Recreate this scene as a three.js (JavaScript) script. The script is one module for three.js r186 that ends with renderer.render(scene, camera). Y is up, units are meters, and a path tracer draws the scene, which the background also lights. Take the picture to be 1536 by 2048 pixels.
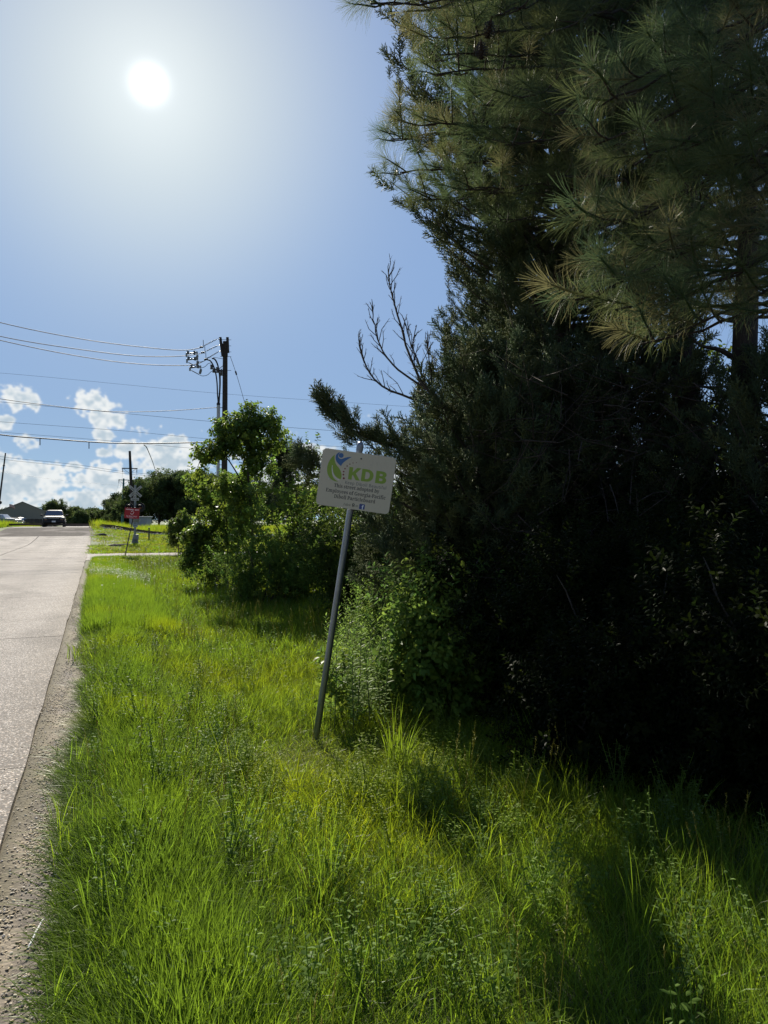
import * as THREE from 'three';
import { mergeGeometries, mergeVertices, toCreasedNormals } from 'three/addons/utils/BufferGeometryUtils.js';
import { RoundedBoxGeometry } from 'three/addons/geometries/RoundedBoxGeometry.js';

// ------------------------------------------------------------------ renderer, camera, sky, sun
const renderer = new THREE.WebGLRenderer({ antialias: true });
renderer.setSize(768, 1024);
renderer.toneMapping = THREE.LinearToneMapping;
renderer.toneMappingExposure = 1.9;
renderer.shadowMap.enabled = true;
const scene = new THREE.Scene();
const F = 1490, CX = 768, CY = 1024, HORIZON = 1040;          // focal length and horizon of the 1536 x 2048 picture
const camera = new THREE.PerspectiveCamera(2 * Math.atan(CY / F) * 180 / Math.PI, 0.75, 0.05, 6000);
const EYE = 1.6, PITCH = Math.atan((HORIZON - CY) / F);
camera.position.set(0, EYE, 0);
camera.rotation.x = PITCH;
scene.add(camera);
camera.updateMatrixWorld();

const SUN = new THREE.Vector3((298 - CX) / F, (CY - 168) / F, -1).applyAxisAngle(new THREE.Vector3(1, 0, 0), PITCH).normalize();
const sun = new THREE.DirectionalLight(new THREE.Color(1, 0.93, 0.8), 5);
sun.position.copy(SUN).multiplyScalar(120);
sun.castShadow = true;
sun.shadow.mapSize.set(4096, 4096);
Object.assign(sun.shadow.camera, { left: -60, right: 60, top: 60, bottom: -60, near: 1, far: 300 });
sun.shadow.radius = 1.2;
scene.add(sun, sun.target);

// ------------------------------------------------------------------ random numbers and noise
function rng(seed) { let s = seed >>> 0; return () => { s = (s + 0x6d2b79f5) | 0; let t = Math.imul(s ^ (s >>> 15), 1 | s); t = (t + Math.imul(t ^ (t >>> 7), 61 | t)) ^ t; return ((t ^ (t >>> 14)) >>> 0) / 4294967296; }; }
const hash2 = (x, y, s = 0) => { let h = Math.imul(x | 0, 374761393) ^ Math.imul(y | 0, 668265263) ^ Math.imul(s | 0, 974711); h = Math.imul(h ^ (h >>> 13), 1274126177); h ^= h >>> 16; h = Math.imul(h, 2246822519); return ((h ^ (h >>> 15)) >>> 0) / 4294967296; };
function vnoise(x, y, s = 0) { const xi = Math.floor(x), yi = Math.floor(y); let a = x - xi, b = y - yi; a = a * a * (3 - 2 * a); b = b * b * (3 - 2 * b); const p = hash2(xi, yi, s), q = hash2(xi + 1, yi, s), r = hash2(xi, yi + 1, s), t = hash2(xi + 1, yi + 1, s); return p + (q - p) * a + (r - p) * b + (p - q - r + t) * a * b; }
function fbm(x, y, o = 4, s = 0) { let v = 0, a = 0.5, n = 0; for (let i = 0; i < o; i++) { v += a * vnoise(x, y, s + i * 17); n += a; a *= 0.5; x = x * 2.03 + 11.3; y = y * 2.03 + 7.7; } return v / n; }
const clamp = (x, a = 0, b = 1) => Math.min(b, Math.max(a, x));
const sstep = (a, b, x) => { const t = clamp((x - a) / (b - a)); return t * t * (3 - 2 * t); };
const lerp = (a, b, t) => a + (b - a) * t;
const V = (x, y, z) => new THREE.Vector3(x, y, z);
const TAU = Math.PI * 2;

// ------------------------------------------------------------------ the sky: clear air, the glow round the sun, low cumulus
const SKYGAIN = 1 / 1.9;
function cumulus(az, el) {                       // angles in degrees, azimuth 0 straight ahead; returns [cover, brightness]
  // single clouds: azimuth, elevation, half width, half height
  const list = CLOUDS;
  const n1 = fbm(az * 0.55 + 40, el * 0.75, 5, 3), n2 = fbm(az * 1.9 + 9, el * 2.3 + 5, 4, 31);
  const n3 = fbm(az * 4.2 + 1, el * 5, 4, 83);
  const bil = 1 - Math.abs(2 * fbm(az * 1.1 + 3, el * 1.4 + 2, 4, 57) - 1) * 1.9;
  let d = -1;
  for (const [a, e, w, h] of list) {
    let da = az - a; if (Math.abs(da) > w * 2 + 2) continue;
    const q = 1 - Math.sqrt((da / w) ** 2 + ((el - e) / h) ** 2);
    if (q > d) d = q;
  }
  let c = d * 0.9 + (bil - 0.5) * 0.42 + (n2 - 0.5) * 0.6;
  // the low bank all round the horizon
  const bank = 0.44 - Math.abs(el - 1.6) * 0.15 + (n1 - 0.5) * 1.7 + (bil - 0.5) * 0.5 + (n2 - 0.5) * 0.5 - (el < 0.4 ? 0.2 : 0);
  const bb = bank - 0.12;
  const m = Math.max(c, bb);
  const cover = sstep(0.0, 0.26, m + (n3 - 0.5) * 0.4) * (el > 12 ? 0 : 1);
  const light = clamp(1 - sstep(0.1, 0.75, m * 0.8 + (n2 - 0.5) * 0.9 + (n1 - 0.5) * 0.6) * 0.72 + (n3 - 0.5) * 0.34);
  return [cover, light];
}
const CLOUDS = [];
{
  const put = (u, v, w, h) => { const a = Math.atan((u - CX) / F); CLOUDS.push([a * 180 / Math.PI, Math.atan((HORIZON - v) / F * Math.cos(a)) * 180 / Math.PI, w / 26, h / 26]); };
  for (const c of [[30, 797, 34, 22], [62, 806, 24, 17], [8, 845, 16, 14], [182, 805, 36, 22], [205, 832, 34, 26], [232, 838, 20, 18], [205, 868, 18, 16], [352, 893, 38, 26], [300, 898, 44, 24], [258, 902, 26, 20], [340, 925, 70, 24], [386, 915, 22, 22], [585, 915, 40, 18], [625, 906, 46, 20], [660, 915, 40, 16], [150, 935, 20, 11], [205, 905, 14, 8], [560, 950, 70, 26], [210, 960, 60, 34], [60, 960, 80, 40], [300, 985, 80, 30]]) put(...c);
  const r = rng(77);                              // the same kind of clouds on round the horizon
  for (let i = 0; i < 90; i++) { const a = -180 + r() * 360; if (a > -34 && a < 8) continue; CLOUDS.push([a, 3 + r() * 7, 1 + r() * 3, 0.7 + r() * 1.2]); }
}
function skyTexture() {
  const W = 4096, Hh = 2048, data = new Float32Array(W * Hh * 4);
  const top = [0.17, 0.27, 0.56], mid = [0.25, 0.40, 0.69], low = [0.43, 0.63, 0.77];
  for (let y = 0; y < Hh; y++) {
    const e = ((y + 0.5) / Hh - 0.5) * Math.PI, el = e * 180 / Math.PI, se = Math.sin(e), ce = Math.cos(e);
    const down = el < 0;
    for (let x = 0; x < W; x++) {
      const i = (y * W + x) * 4; data[i + 3] = 1;
      if (down) { data[i] = 0.20 * SKYGAIN; data[i + 1] = 0.24 * SKYGAIN; data[i + 2] = 0.22 * SKYGAIN; continue; }
      const th = ((x + 0.5) / W - 0.5) * TAU, dx = Math.cos(th) * ce, dz = Math.sin(th) * ce;
      const g = Math.acos(clamp(dx * SUN.x + se * SUN.y + dz * SUN.z, -1, 1)) * 180 / Math.PI;
      const k1 = Math.exp(-el / 5.5), k2 = sstep(14, 60, el);
      const g1 = Math.exp(-((g / 12) ** 2.3)), g2 = Math.exp(-((g / 22) ** 2)), core = 3.2 * Math.exp(-((g / 0.6) ** 1.5)) + 0.13 * Math.exp(-((g / 4) ** 2)), dark = 1 - 0.42 * sstep(30, 110, g);
      let r = (lerp(lerp(mid[0], top[0], k2), low[0], k1)) * dark + 0.42 * g1 + 0.05 * g2 + core;
      let gg = (lerp(lerp(mid[1], top[1], k2), low[1], k1)) * dark + 0.37 * g1 + 0.04 * g2 + core;
      let b = (lerp(lerp(mid[2], top[2], k2), low[2], k1)) * dark + 0.14 * g1 + 0.01 * g2 + core;
      if (el < 12.5) {
        let az = Math.atan2(dx, -dz) * 180 / Math.PI;
        const [c, l] = cumulus(az, el);
        if (c > 0) {
          const f = 0.75 + 0.25 * Math.exp(-((g / 60) ** 2));
          const cr = lerp(0.40, 0.90, l) * f, cg = lerp(0.53, 0.93, l) * f, cb = lerp(0.64, 0.93, l) * f;
          const a = c * 0.97;
          r = lerp(r, cr, a); gg = lerp(gg, cg, a); b = lerp(b, cb, a);
        }
      }
      data[i] = r * SKYGAIN; data[i + 1] = gg * SKYGAIN; data[i + 2] = b * SKYGAIN;
    }
  }
  const t = new THREE.DataTexture(data, W, Hh, THREE.RGBAFormat, THREE.FloatType);
  t.mapping = THREE.EquirectangularReflectionMapping; t.magFilter = THREE.LinearFilter; t.needsUpdate = true;
  return t;
}
scene.background = skyTexture();
scene.environment = scene.background;

// ------------------------------------------------------------------ names, labels, small builders
const taken = new Map();
function numbered(name) { const n = taken.get(name) ?? 0; taken.set(name, n + 1); return n ? `${name}_${String(n).padStart(3, '0')}` : name; }
function tag(o, label, category, group, kind) { if (label) o.userData.label = label; if (category) o.userData.category = category; if (group) o.userData.group = group; if (kind) o.userData.kind = kind; return o; }
function shadow(o) { o.castShadow = o.receiveShadow = true; return o; }
function thing(name, label, category, pos = [0, 0, 0], turn = 0, group) { const o = new THREE.Group(); o.name = numbered(name); o.position.set(...pos); o.rotation.y = turn; scene.add(o); return tag(o, label, category, group); }
function part(name, geo, mat, parent) { const m = shadow(new THREE.Mesh(Array.isArray(geo) ? merge(geo) : geo, mat)); m.name = parent === scene ? numbered(name) : name; parent.add(m); return m; }
function merge(list) { return mergeGeometries(list.map((g) => { g = g.index ? g.toNonIndexed() : g; for (const k of Object.keys(g.attributes)) if (!['position', 'normal', 'uv'].includes(k)) g.deleteAttribute(k); if (!g.attributes.uv) g.setAttribute('uv', new THREE.BufferAttribute(new Float32Array(g.attributes.position.count * 2), 2)); return g; })); }
const M4 = () => new THREE.Matrix4();
function box(w, h, d, x = 0, y = 0, z = 0, r = 0.01) { const g = new RoundedBoxGeometry(w, h, d, 1, Math.min(r, w / 2.1, h / 2.1, d / 2.1)); g.translate(x, y, z); return g; }
function cyl(r1, r2, h, x = 0, y = 0, z = 0, n = 16) { const g = new THREE.CylinderGeometry(r1, r2, h, n); g.translate(x, y, z); return g; }
function rod(a, b, r, n = 8, r2 = r) { const d = b.clone().sub(a), g = new THREE.CylinderGeometry(r2, r, d.length(), n); g.translate(0, d.length() / 2, 0); g.applyQuaternion(new THREE.Quaternion().setFromUnitVectors(V(0, 1, 0), d.normalize())); g.translate(a.x, a.y, a.z); return g; }
function std(r, g, b, rough = 0.8, metal = 0, extra = {}) { return new THREE.MeshStandardMaterial({ color: new THREE.Color().setRGB(r, g, b), roughness: rough, metalness: metal, ...extra }); }
function leafMat(r, g, b, { through = 0.45, gloss = 0.1, glossRough = 0.35, spec = 0.12 } = {}) { return new THREE.MeshPhysicalMaterial({ color: new THREE.Color().setRGB(r, g, b), roughness: 1, transmission: through, thickness: 0, clearcoat: gloss, clearcoatRoughness: glossRough, specularIntensity: spec, side: THREE.DoubleSide }); }
// a copy set too large to be single things
function copies(name, geo, mat, list, parent, kind = 'stuff') {
  const m = shadow(new THREE.InstancedMesh(geo, mat, list.length)); m.name = parent === scene ? numbered(name) : name;
  list.forEach((e, i) => { m.setMatrixAt(i, e.m); if (e.c) m.setColorAt(i, e.c); });
  m.userData.kind = kind; parent.add(m); return m;
}
const _q = new THREE.Quaternion(), _q2 = new THREE.Quaternion(), _up = V(0, 1, 0);
function place(p, dir, spin, s, sy = s) { _q.setFromUnitVectors(_up, dir); _q2.setFromAxisAngle(_up, spin); return M4().compose(p, _q.clone().multiply(_q2), V(s, sy, s)); }
const tint = (r, base, spread, warm = 0) => { const k = base * (1 + (r() - 0.5) * spread), w = (r() - 0.5) * warm; return new THREE.Color().setRGB(k * (1 + w), k, k * (1 - w)); };

// raw triangle collector
class Geo {
  constructor() { this.c = null; this.p = []; this.n = []; this.i = []; this.uv = []; }
  vert(p, n, u = 0, v = 0) { this.p.push(p.x, p.y, p.z); this.n.push(n.x, n.y, n.z); this.uv.push(u, v); return this.p.length / 3 - 1; }
  ribbon(pts, widths, side) {                     // a flat strip along points, side = vector across
    const c = pts.length; let prev = -1;
    for (let k = 0; k < c; k++) {
      const t = pts[Math.min(c - 1, k + 1)].clone().sub(pts[Math.max(0, k - 1)]).normalize(), s = side.clone().addScaledVector(t, -side.dot(t)).normalize(), n = s.clone().cross(t).normalize();
      if (widths[k] < 1e-5) { const a = this.vert(pts[k], n, 0.5, k / (c - 1)); this.i.push(prev, prev + 1, a); return this; }
      const a = this.vert(pts[k].clone().addScaledVector(s, -widths[k] / 2), n, 0, k / (c - 1)); this.vert(pts[k].clone().addScaledVector(s, widths[k] / 2), n, 1, k / (c - 1));
      if (k) this.i.push(prev, prev + 1, a, a, prev + 1, a + 1);
      prev = a;
    }
    return this;
  }
  tube(pts, radii, sides = 6) {
    const c = pts.length; let ref = Math.abs(pts[c - 1].clone().sub(pts[0]).normalize().y) > 0.9 ? V(1, 0, 0) : V(0, 1, 0), first = this.p.length / 3, len = 0;
    for (let k = 0; k < c; k++) {
      if (k) len += pts[k].distanceTo(pts[k - 1]);
      const t = pts[Math.min(c - 1, k + 1)].clone().sub(pts[Math.max(0, k - 1)]).normalize(), a = ref.clone().cross(t).normalize(), b = t.clone().cross(a); ref = b.clone();
      for (let j = 0; j <= sides; j++) { const th = j / sides * TAU, n = a.clone().multiplyScalar(Math.cos(th)).addScaledVector(b, Math.sin(th)); this.vert(pts[k].clone().addScaledVector(n, radii[k]), n, j / sides * TAU * radii[0], len); }
    }
    for (let k = 0; k < c - 1; k++) for (let j = 0; j < sides; j++) { const a = first + k * (sides + 1) + j, b = a + sides + 1; this.i.push(a, a + 1, b, b, a + 1, b + 1); }
    return this;
  }
  spike(a, b, r) {                                // a three sided needle
    const t = b.clone().sub(a).normalize(), x = (Math.abs(t.y) > 0.9 ? V(1, 0, 0) : V(0, 1, 0)).cross(t).normalize(), y = t.clone().cross(x), o = [];
    for (let j = 0; j < 3; j++) { const n = x.clone().multiplyScalar(Math.cos(j * TAU / 3)).addScaledVector(y, Math.sin(j * TAU / 3)); o.push(this.vert(a.clone().addScaledVector(n, r), n)); }
    const e = this.vert(b, t); for (let j = 0; j < 3; j++) this.i.push(o[j], o[(j + 1) % 3], e);
    return this;
  }
  leaf(base, dir, nrm, len, wid, fold = 0.25, round = 0.5) {   // a folded leaf: base, widest points, tip
    const d = dir.clone().normalize(), s = d.clone().cross(nrm).normalize(), n = s.clone().cross(d).normalize(), at = (u, v, w) => base.clone().addScaledVector(d, u * len).addScaledVector(s, v * wid).addScaledVector(n, w * wid);
    const nl = n.clone().addScaledVector(s, -fold).normalize(), nr = n.clone().addScaledVector(s, fold).normalize();
    const b0 = this.vert(at(0, 0, 0), n), m = this.vert(at(round, 0, -0.05), n), t = this.vert(at(1, 0, -0.25), n);
    const l1 = this.vert(at(round * 0.5, -0.4, fold * 0.4), nl), l2 = this.vert(at(lerp(round, 1, 0.35), -0.42, fold * 0.3), nl), r1 = this.vert(at(round * 0.5, 0.4, fold * 0.4), nr), r2 = this.vert(at(lerp(round, 1, 0.35), 0.42, fold * 0.3), nr);
    this.i.push(b0, m, l1, l1, m, l2, l2, m, t, b0, r1, m, r1, r2, m, r2, t, m);
    return this;
  }
  build() { const g = new THREE.BufferGeometry(); g.setAttribute('position', new THREE.Float32BufferAttribute(this.p, 3)); g.setAttribute('normal', new THREE.Float32BufferAttribute(this.n, 3)); g.setAttribute('uv', new THREE.Float32BufferAttribute(this.uv, 2)); if (this.c) g.setAttribute('color', new THREE.Float32BufferAttribute(this.c, 3)); g.setIndex(this.i); return g; }
  paint(from, col) { this.c ??= []; for (let k = from; k < this.p.length / 3; k++) this.c.push(col[0], col[1], col[2]); }
}
function randDir(r) { const z = r() * 2 - 1, a = r() * TAU, q = Math.sqrt(1 - z * z); return V(Math.cos(a) * q, z, Math.sin(a) * q); }

// computed textures
function texture(size, fn, srgb = false) {
  const d = new Uint8Array(size * size * 4);
  for (let y = 0; y < size; y++) for (let x = 0; x < size; x++) { const c = fn(x / size, y / size, x, y), i = (y * size + x) * 4; d[i] = clamp(c[0]) * 255; d[i + 1] = clamp(c[1]) * 255; d[i + 2] = clamp(c[2]) * 255; d[i + 3] = 255; }
  const t = new THREE.DataTexture(d, size, size, THREE.RGBAFormat); t.wrapS = t.wrapT = THREE.RepeatWrapping; t.magFilter = THREE.LinearFilter; if (srgb) t.colorSpace = THREE.SRGBColorSpace; t.needsUpdate = true; return t;
}
const enc = (x) => (x <= 0.0031308 ? 12.92 * x : 1.055 * Math.pow(x, 1 / 2.4) - 0.055);
// noise that tiles: period cells over the unit square
function tnoise(u, v, period, s) { const x = u * period, y = v * period, xi = Math.floor(x), yi = Math.floor(y); let a = x - xi, b = y - yi; a = a * a * (3 - 2 * a); b = b * b * (3 - 2 * b); const h = (i, j) => hash2(((i % period) + period) % period, ((j % period) + period) % period, s); return lerp(lerp(h(xi, yi), h(xi + 1, yi), a), lerp(h(xi, yi + 1), h(xi + 1, yi + 1), a), b); }
function tfbm(u, v, period, o, s) { let r = 0, a = 0.5, n = 0; for (let i = 0; i < o; i++) { r += a * tnoise(u, v, period, s + i); n += a; a *= 0.55; period *= 2; } return r / n; }
function tcells(u, v, period, s) {                // nearest and second nearest cell point, and the cell's own random number
  const x = u * period, y = v * period, xi = Math.floor(x), yi = Math.floor(y); let f1 = 9, f2 = 9, id = 0;
  for (let j = -1; j <= 1; j++) for (let i = -1; i <= 1; i++) { const cx = ((xi + i) % period + period) % period, cy = ((yi + j) % period + period) % period, dx = xi + i + hash2(cx, cy, s) - x, dy = yi + j + hash2(cx, cy, s + 9) - y, d = Math.hypot(dx, dy); if (d < f1) { f2 = f1; f1 = d; id = hash2(cx, cy, s + 5); } else if (d < f2) f2 = d; }
  return [f1, f2, id];
}

// pixel of the photograph and distance ahead -> point in the place; road coordinates: s along the road, t to its right
const RAY = (u, v) => V((u - CX) / F, (CY - v) / F, -1).applyAxisAngle(V(1, 0, 0), PITCH);
const P = (u, v, depth) => { const d = RAY(u, v); return d.multiplyScalar(depth / -d.z).add(V(0, EYE, 0)); };
const YAW = Math.atan((CX - 195) / F), D = V(-Math.sin(YAW), 0, -Math.cos(YAW)), N = V(Math.cos(YAW), 0, -Math.sin(YAW));
const ST = (x, z) => [x * D.x + z * D.z, x * N.x + z * N.z];
const XZ = (s, t) => [s * D.x + t * N.x, s * D.z + t * N.z];
// ------------------------------------------------------------------ terrain
const ROAD_R = -0.44, ROAD_L = -7.6, MID = -4.1, APRON = 61, CREST = 76, GRASS_EDGE = -0.1;
const roadY = (s) => 0.93 * sstep(50, CREST - 1, s) * (1 - 0.75 * sstep(CREST + 6, 125, s));
function H(x, z) {
  const [s, t] = ST(x, z);
  let y = 0;
  const near = 1 - sstep(28, 33, s);
  // shallow ditch of the verge, rising again into the wood
  y += near * (-0.30 * sstep(-0.35, 2.0, t) + 0.16 * sstep(2.6, 5.5, t)) * (0.85 + 0.3 * (vnoise(s * 0.3, 4) - 0.5));
  const k = t > -4 ? 1 - 0.65 * sstep(-0.8, 5, t) : 1 - 0.35 * sstep(-8.5, -14, t);
  y += roadY(s) * k;
  y += 0.5 * sstep(-9, -16, t) * sstep(40, 80, s);
  y += 0.05 * (fbm(x * 0.9, z * 0.9, 3, 5) - 0.5) * sstep(0.1, 1.2, Math.min(Math.abs(t - ROAD_R), 5)) * (s < 40 ? 1 : 2.5);
  const far = Math.hypot(x, z);
  y += (fbm(x * 0.02, z * 0.02, 3, 8) - 0.5) * 1.2 * sstep(120, 300, far);
  return y;
}
const onRoad = (s, t) => (t < ROAD_R && t > ROAD_L && s < 400) || sideRoad(s, t);
const sideRoad = (s, t) => t >= ROAD_R && s > 34.0 - 1.6 * Math.max(0, 1 - (t - ROAD_R) / 1.2) && s < 38.0 && t < 40;
{
  const lines = (...runs) => { const o = []; for (const [a, b, step] of runs) for (let x = a; x < b - 1e-6; x += step) o.push(x); o.push(runs.at(-1)[1]); return o; };
  const S = lines([-900, -100, 80], [-100, -12, 8], [-12, -0.5, 0.5], [-0.5, 9, 0.09], [9, 20, 0.25], [20, 45, 0.5], [45, 110, 1], [110, 260, 6], [260, 2600, 90]);
  const T = lines([-1600, -200, 100], [-200, -40, 8], [-40, -8.2, 1], [-8.2, -0.9, 0.8], [-0.9, 4.2, 0.06], [4.2, 12, 0.3], [12, 40, 1.5], [40, 200, 10], [200, 1600, 100]);
  const pos = [], col = [], uv = [], idx = [];
  for (const s of S) for (const t of T) {
    const [x, z] = XZ(s, t), road = onRoad(s, t);
    const gravel = sstep(0.2, -0.02, t - GRASS_EDGE - 0.12 * (fbm(s * 0.9, 3, 3) - 0.4)) * (t > -1.2 ? 1 : 0) * (1 - sstep(24, 32, s));
    pos.push(x, H(x, z) - (road ? 0.09 : 0.012) , z); uv.push(s / 1.5, t / 1.5);
    const n = fbm(x * 1.3, z * 1.3, 3, 21), n2 = fbm(x * 7, z * 7, 3, 22);
    let c;
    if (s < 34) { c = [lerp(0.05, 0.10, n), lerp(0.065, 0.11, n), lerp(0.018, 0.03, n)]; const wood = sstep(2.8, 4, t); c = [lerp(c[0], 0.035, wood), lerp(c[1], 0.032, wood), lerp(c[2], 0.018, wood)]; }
    else { const dry = sstep(0.42, 0.6, fbm(s * 0.12, t * 0.05, 3, 4)) * sstep(66, 58, s) * (t > -1 ? 1 : 0.2); c = [lerp(0.085, 0.21, dry), lerp(0.125, 0.185, dry), lerp(0.02, 0.06, dry)].map((q) => q * lerp(0.75, 1.2, n)); const far = sstep(120, 400, Math.hypot(x, z)); c = [lerp(c[0], 0.10, far), lerp(c[1], 0.14, far), lerp(c[2], 0.05, far)]; }
    if (gravel > 0) { const dirt = sstep(0.45, 0.6, fbm(s * 2.2, t * 6, 3, 41)); const moss = sstep(-0.26, -0.40, t + 0.12 * (fbm(s * 1.7, t * 9, 3, 47) - 0.5)), gc = [lerp(lerp(0.17, 0.30, dirt), 0.15, moss), lerp(lerp(0.14, 0.245, dirt), 0.125, moss), lerp(lerp(0.115, 0.18, dirt), 0.07, moss)]; c = c.map((q, i) => lerp(q, gc[i] * lerp(0.8, 1.15, n2), gravel)); }
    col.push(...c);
  }
  const w = T.length;
  for (let i = 0; i < S.length - 1; i++) for (let j = 0; j < w - 1; j++) { const a = i * w + j; idx.push(a, a + 1, a + w, a + 1, a + w + 1, a + w); }
  const g = new THREE.BufferGeometry();
  g.setAttribute('position', new THREE.Float32BufferAttribute(pos, 3)); g.setAttribute('color', new THREE.Float32BufferAttribute(col, 3)); g.setAttribute('uv', new THREE.Float32BufferAttribute(uv, 2)); g.setIndex(idx); g.computeVertexNormals();
  const grain = texture(1024, (u, v) => { const a = tfbm(u, v, 16, 6, 3), c = tcells(u, v, 90, 4), k = 0.55 + 0.5 * a + 0.25 * (c[2] - 0.5); return [k, k, k * 0.98]; });
  const bump = texture(1024, (u, v) => { const a = tfbm(u, v, 24, 5, 13), c = tcells(u, v, 90, 4); const k = 0.5 * a + 0.5 * clamp(1 - c[0] * 1.3) * c[2]; return [k, k, k]; });
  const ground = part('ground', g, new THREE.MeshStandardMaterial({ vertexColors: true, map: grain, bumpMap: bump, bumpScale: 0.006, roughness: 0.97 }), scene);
  tag(ground, 'earth of the verge, fields and wood floor under the grass', 'ground', null, 'structure');
}

// ------------------------------------------------------------------ road: concrete slabs, asphalt hump, side road
const aggregate = texture(2048, (u, v) => {       // 1.6 m: pebbles in worn cement
  const c = tcells(u, v, 112, 1), f = tcells(u, v, 330, 7), n = tfbm(u, v, 8, 4, 2), stone = sstep(0.52, 0.40, c[0]) * (c[2] > 0.25 ? 1 : 0.3);
  let k = lerp(0.21, lerp(0.10, 0.72, c[2] * c[2]), stone) * lerp(0.82, 1.12, n) * lerp(0.85, 1.15, f[2]);
  const warm = lerp(0.9, 1.1, f[2]);
  return [enc(k * 1.08 * warm), enc(k * 0.985), enc(k * 0.88 / warm)];
}, true);
const aggregateBump = texture(2048, (u, v) => { const c = tcells(u, v, 112, 1), n = tfbm(u, v, 200, 2, 2), k = 0.25 + 0.6 * sstep(0.6, 0.1, c[0]) * (0.3 + 0.7 * c[2]) + 0.15 * n; return [k, k, k]; });
const concrete = new THREE.MeshPhysicalMaterial({ vertexColors: true, map: aggregate, bumpMap: aggregateBump, bumpScale: 0.004, roughness: 0.9, specularIntensity: 0.25 });
const concreteTones = [1, 0.94, 1.03, 0.9].map((k) => { const m = concrete.clone(); m.color.setRGB(k, k * 0.995, k * 0.985); return m; });
function slabGeo(s0, s1, t0, t1, lift, depth, edge) {   // sheet that follows the road, with sides
  const ns = Math.max(2, Math.ceil((s1 - s0) / 0.35)), nt = Math.max(2, Math.ceil((t1 - t0) / 0.22)), pos = [], uv = [], idx = [], col = [];
  const wav = (s, t) => { if (!edge) return t; const e = 0.035 * (fbm(s * 1.1, t > -2 ? 1 : 9, 3, 6) - 0.5); return t === t1 || t === t0 ? t + e : t; };
  for (let i = 0; i <= ns; i++) for (let j = 0; j <= nt; j++) { const s = lerp(s0, s1, i / ns), t = wav(s, j === 0 ? t0 : j === nt ? t1 : lerp(t0, t1, j / nt)), [x, z] = XZ(s, t); pos.push(x, roadY(s) + lift, z); uv.push(s / 1.6, t / 1.6); { const lane = Math.min(...[-1.7, -3.3, -5.0, -6.6].map((q) => Math.abs(t - q + 0.25 * (fbm(s * 0.15, q, 2, 9) - 0.5)))), st = fbm(s * 0.45, t * 1.3, 4, 71), edge = sstep(-0.9, -0.44, t), k = lerp(0.80, 1.10, fbm(s * 0.9, t * 0.9, 4, 72)) * (1 - 0.13 * sstep(0.55, 0, lane)) * (1 - 0.22 * sstep(0.56, 0.7, st)) * (1 - 0.2 * edge * fbm(s * 2, t * 2, 3, 73)); col.push(k, k * (1 - 0.02 * edge), k * (1 - 0.06 * edge)); } }
  const w = nt + 1;
  for (let i = 0; i < ns; i++) for (let j = 0; j < nt; j++) { const a = i * w + j; idx.push(a, a + 1, a + w, a + 1, a + w + 1, a + w); }
  const rim = []; for (let j = 0; j < nt; j++) rim.push(j); for (let i = 0; i < ns; i++) rim.push(i * w + nt); for (let j = nt; j > 0; j--) rim.push(ns * w + j); for (let i = ns; i > 0; i--) rim.push(i * w);
  const base = pos.length / 3;
  for (const r of rim) { for (const k of [0, depth]) { pos.push(pos[r * 3], pos[r * 3 + 1] - k, pos[r * 3 + 2]); uv.push(uv[r * 2], uv[r * 2 + 1] + k); col.push(0.6, 0.57, 0.52); } }
  for (let k = 0; k < rim.length; k++) { const a = base + k * 2, b = base + ((k + 1) % rim.length) * 2; idx.push(a, a + 1, b, b, a + 1, b + 1); }
  const g = new THREE.BufferGeometry(); g.setAttribute('position', new THREE.Float32BufferAttribute(pos, 3)); g.setAttribute('uv', new THREE.Float32BufferAttribute(uv, 2)); g.setAttribute('color', new THREE.Float32BufferAttribute(col, 3)); g.setIndex(idx); g.computeVertexNormals(); return toCreasedNormals(g, 0.6);
}
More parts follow.
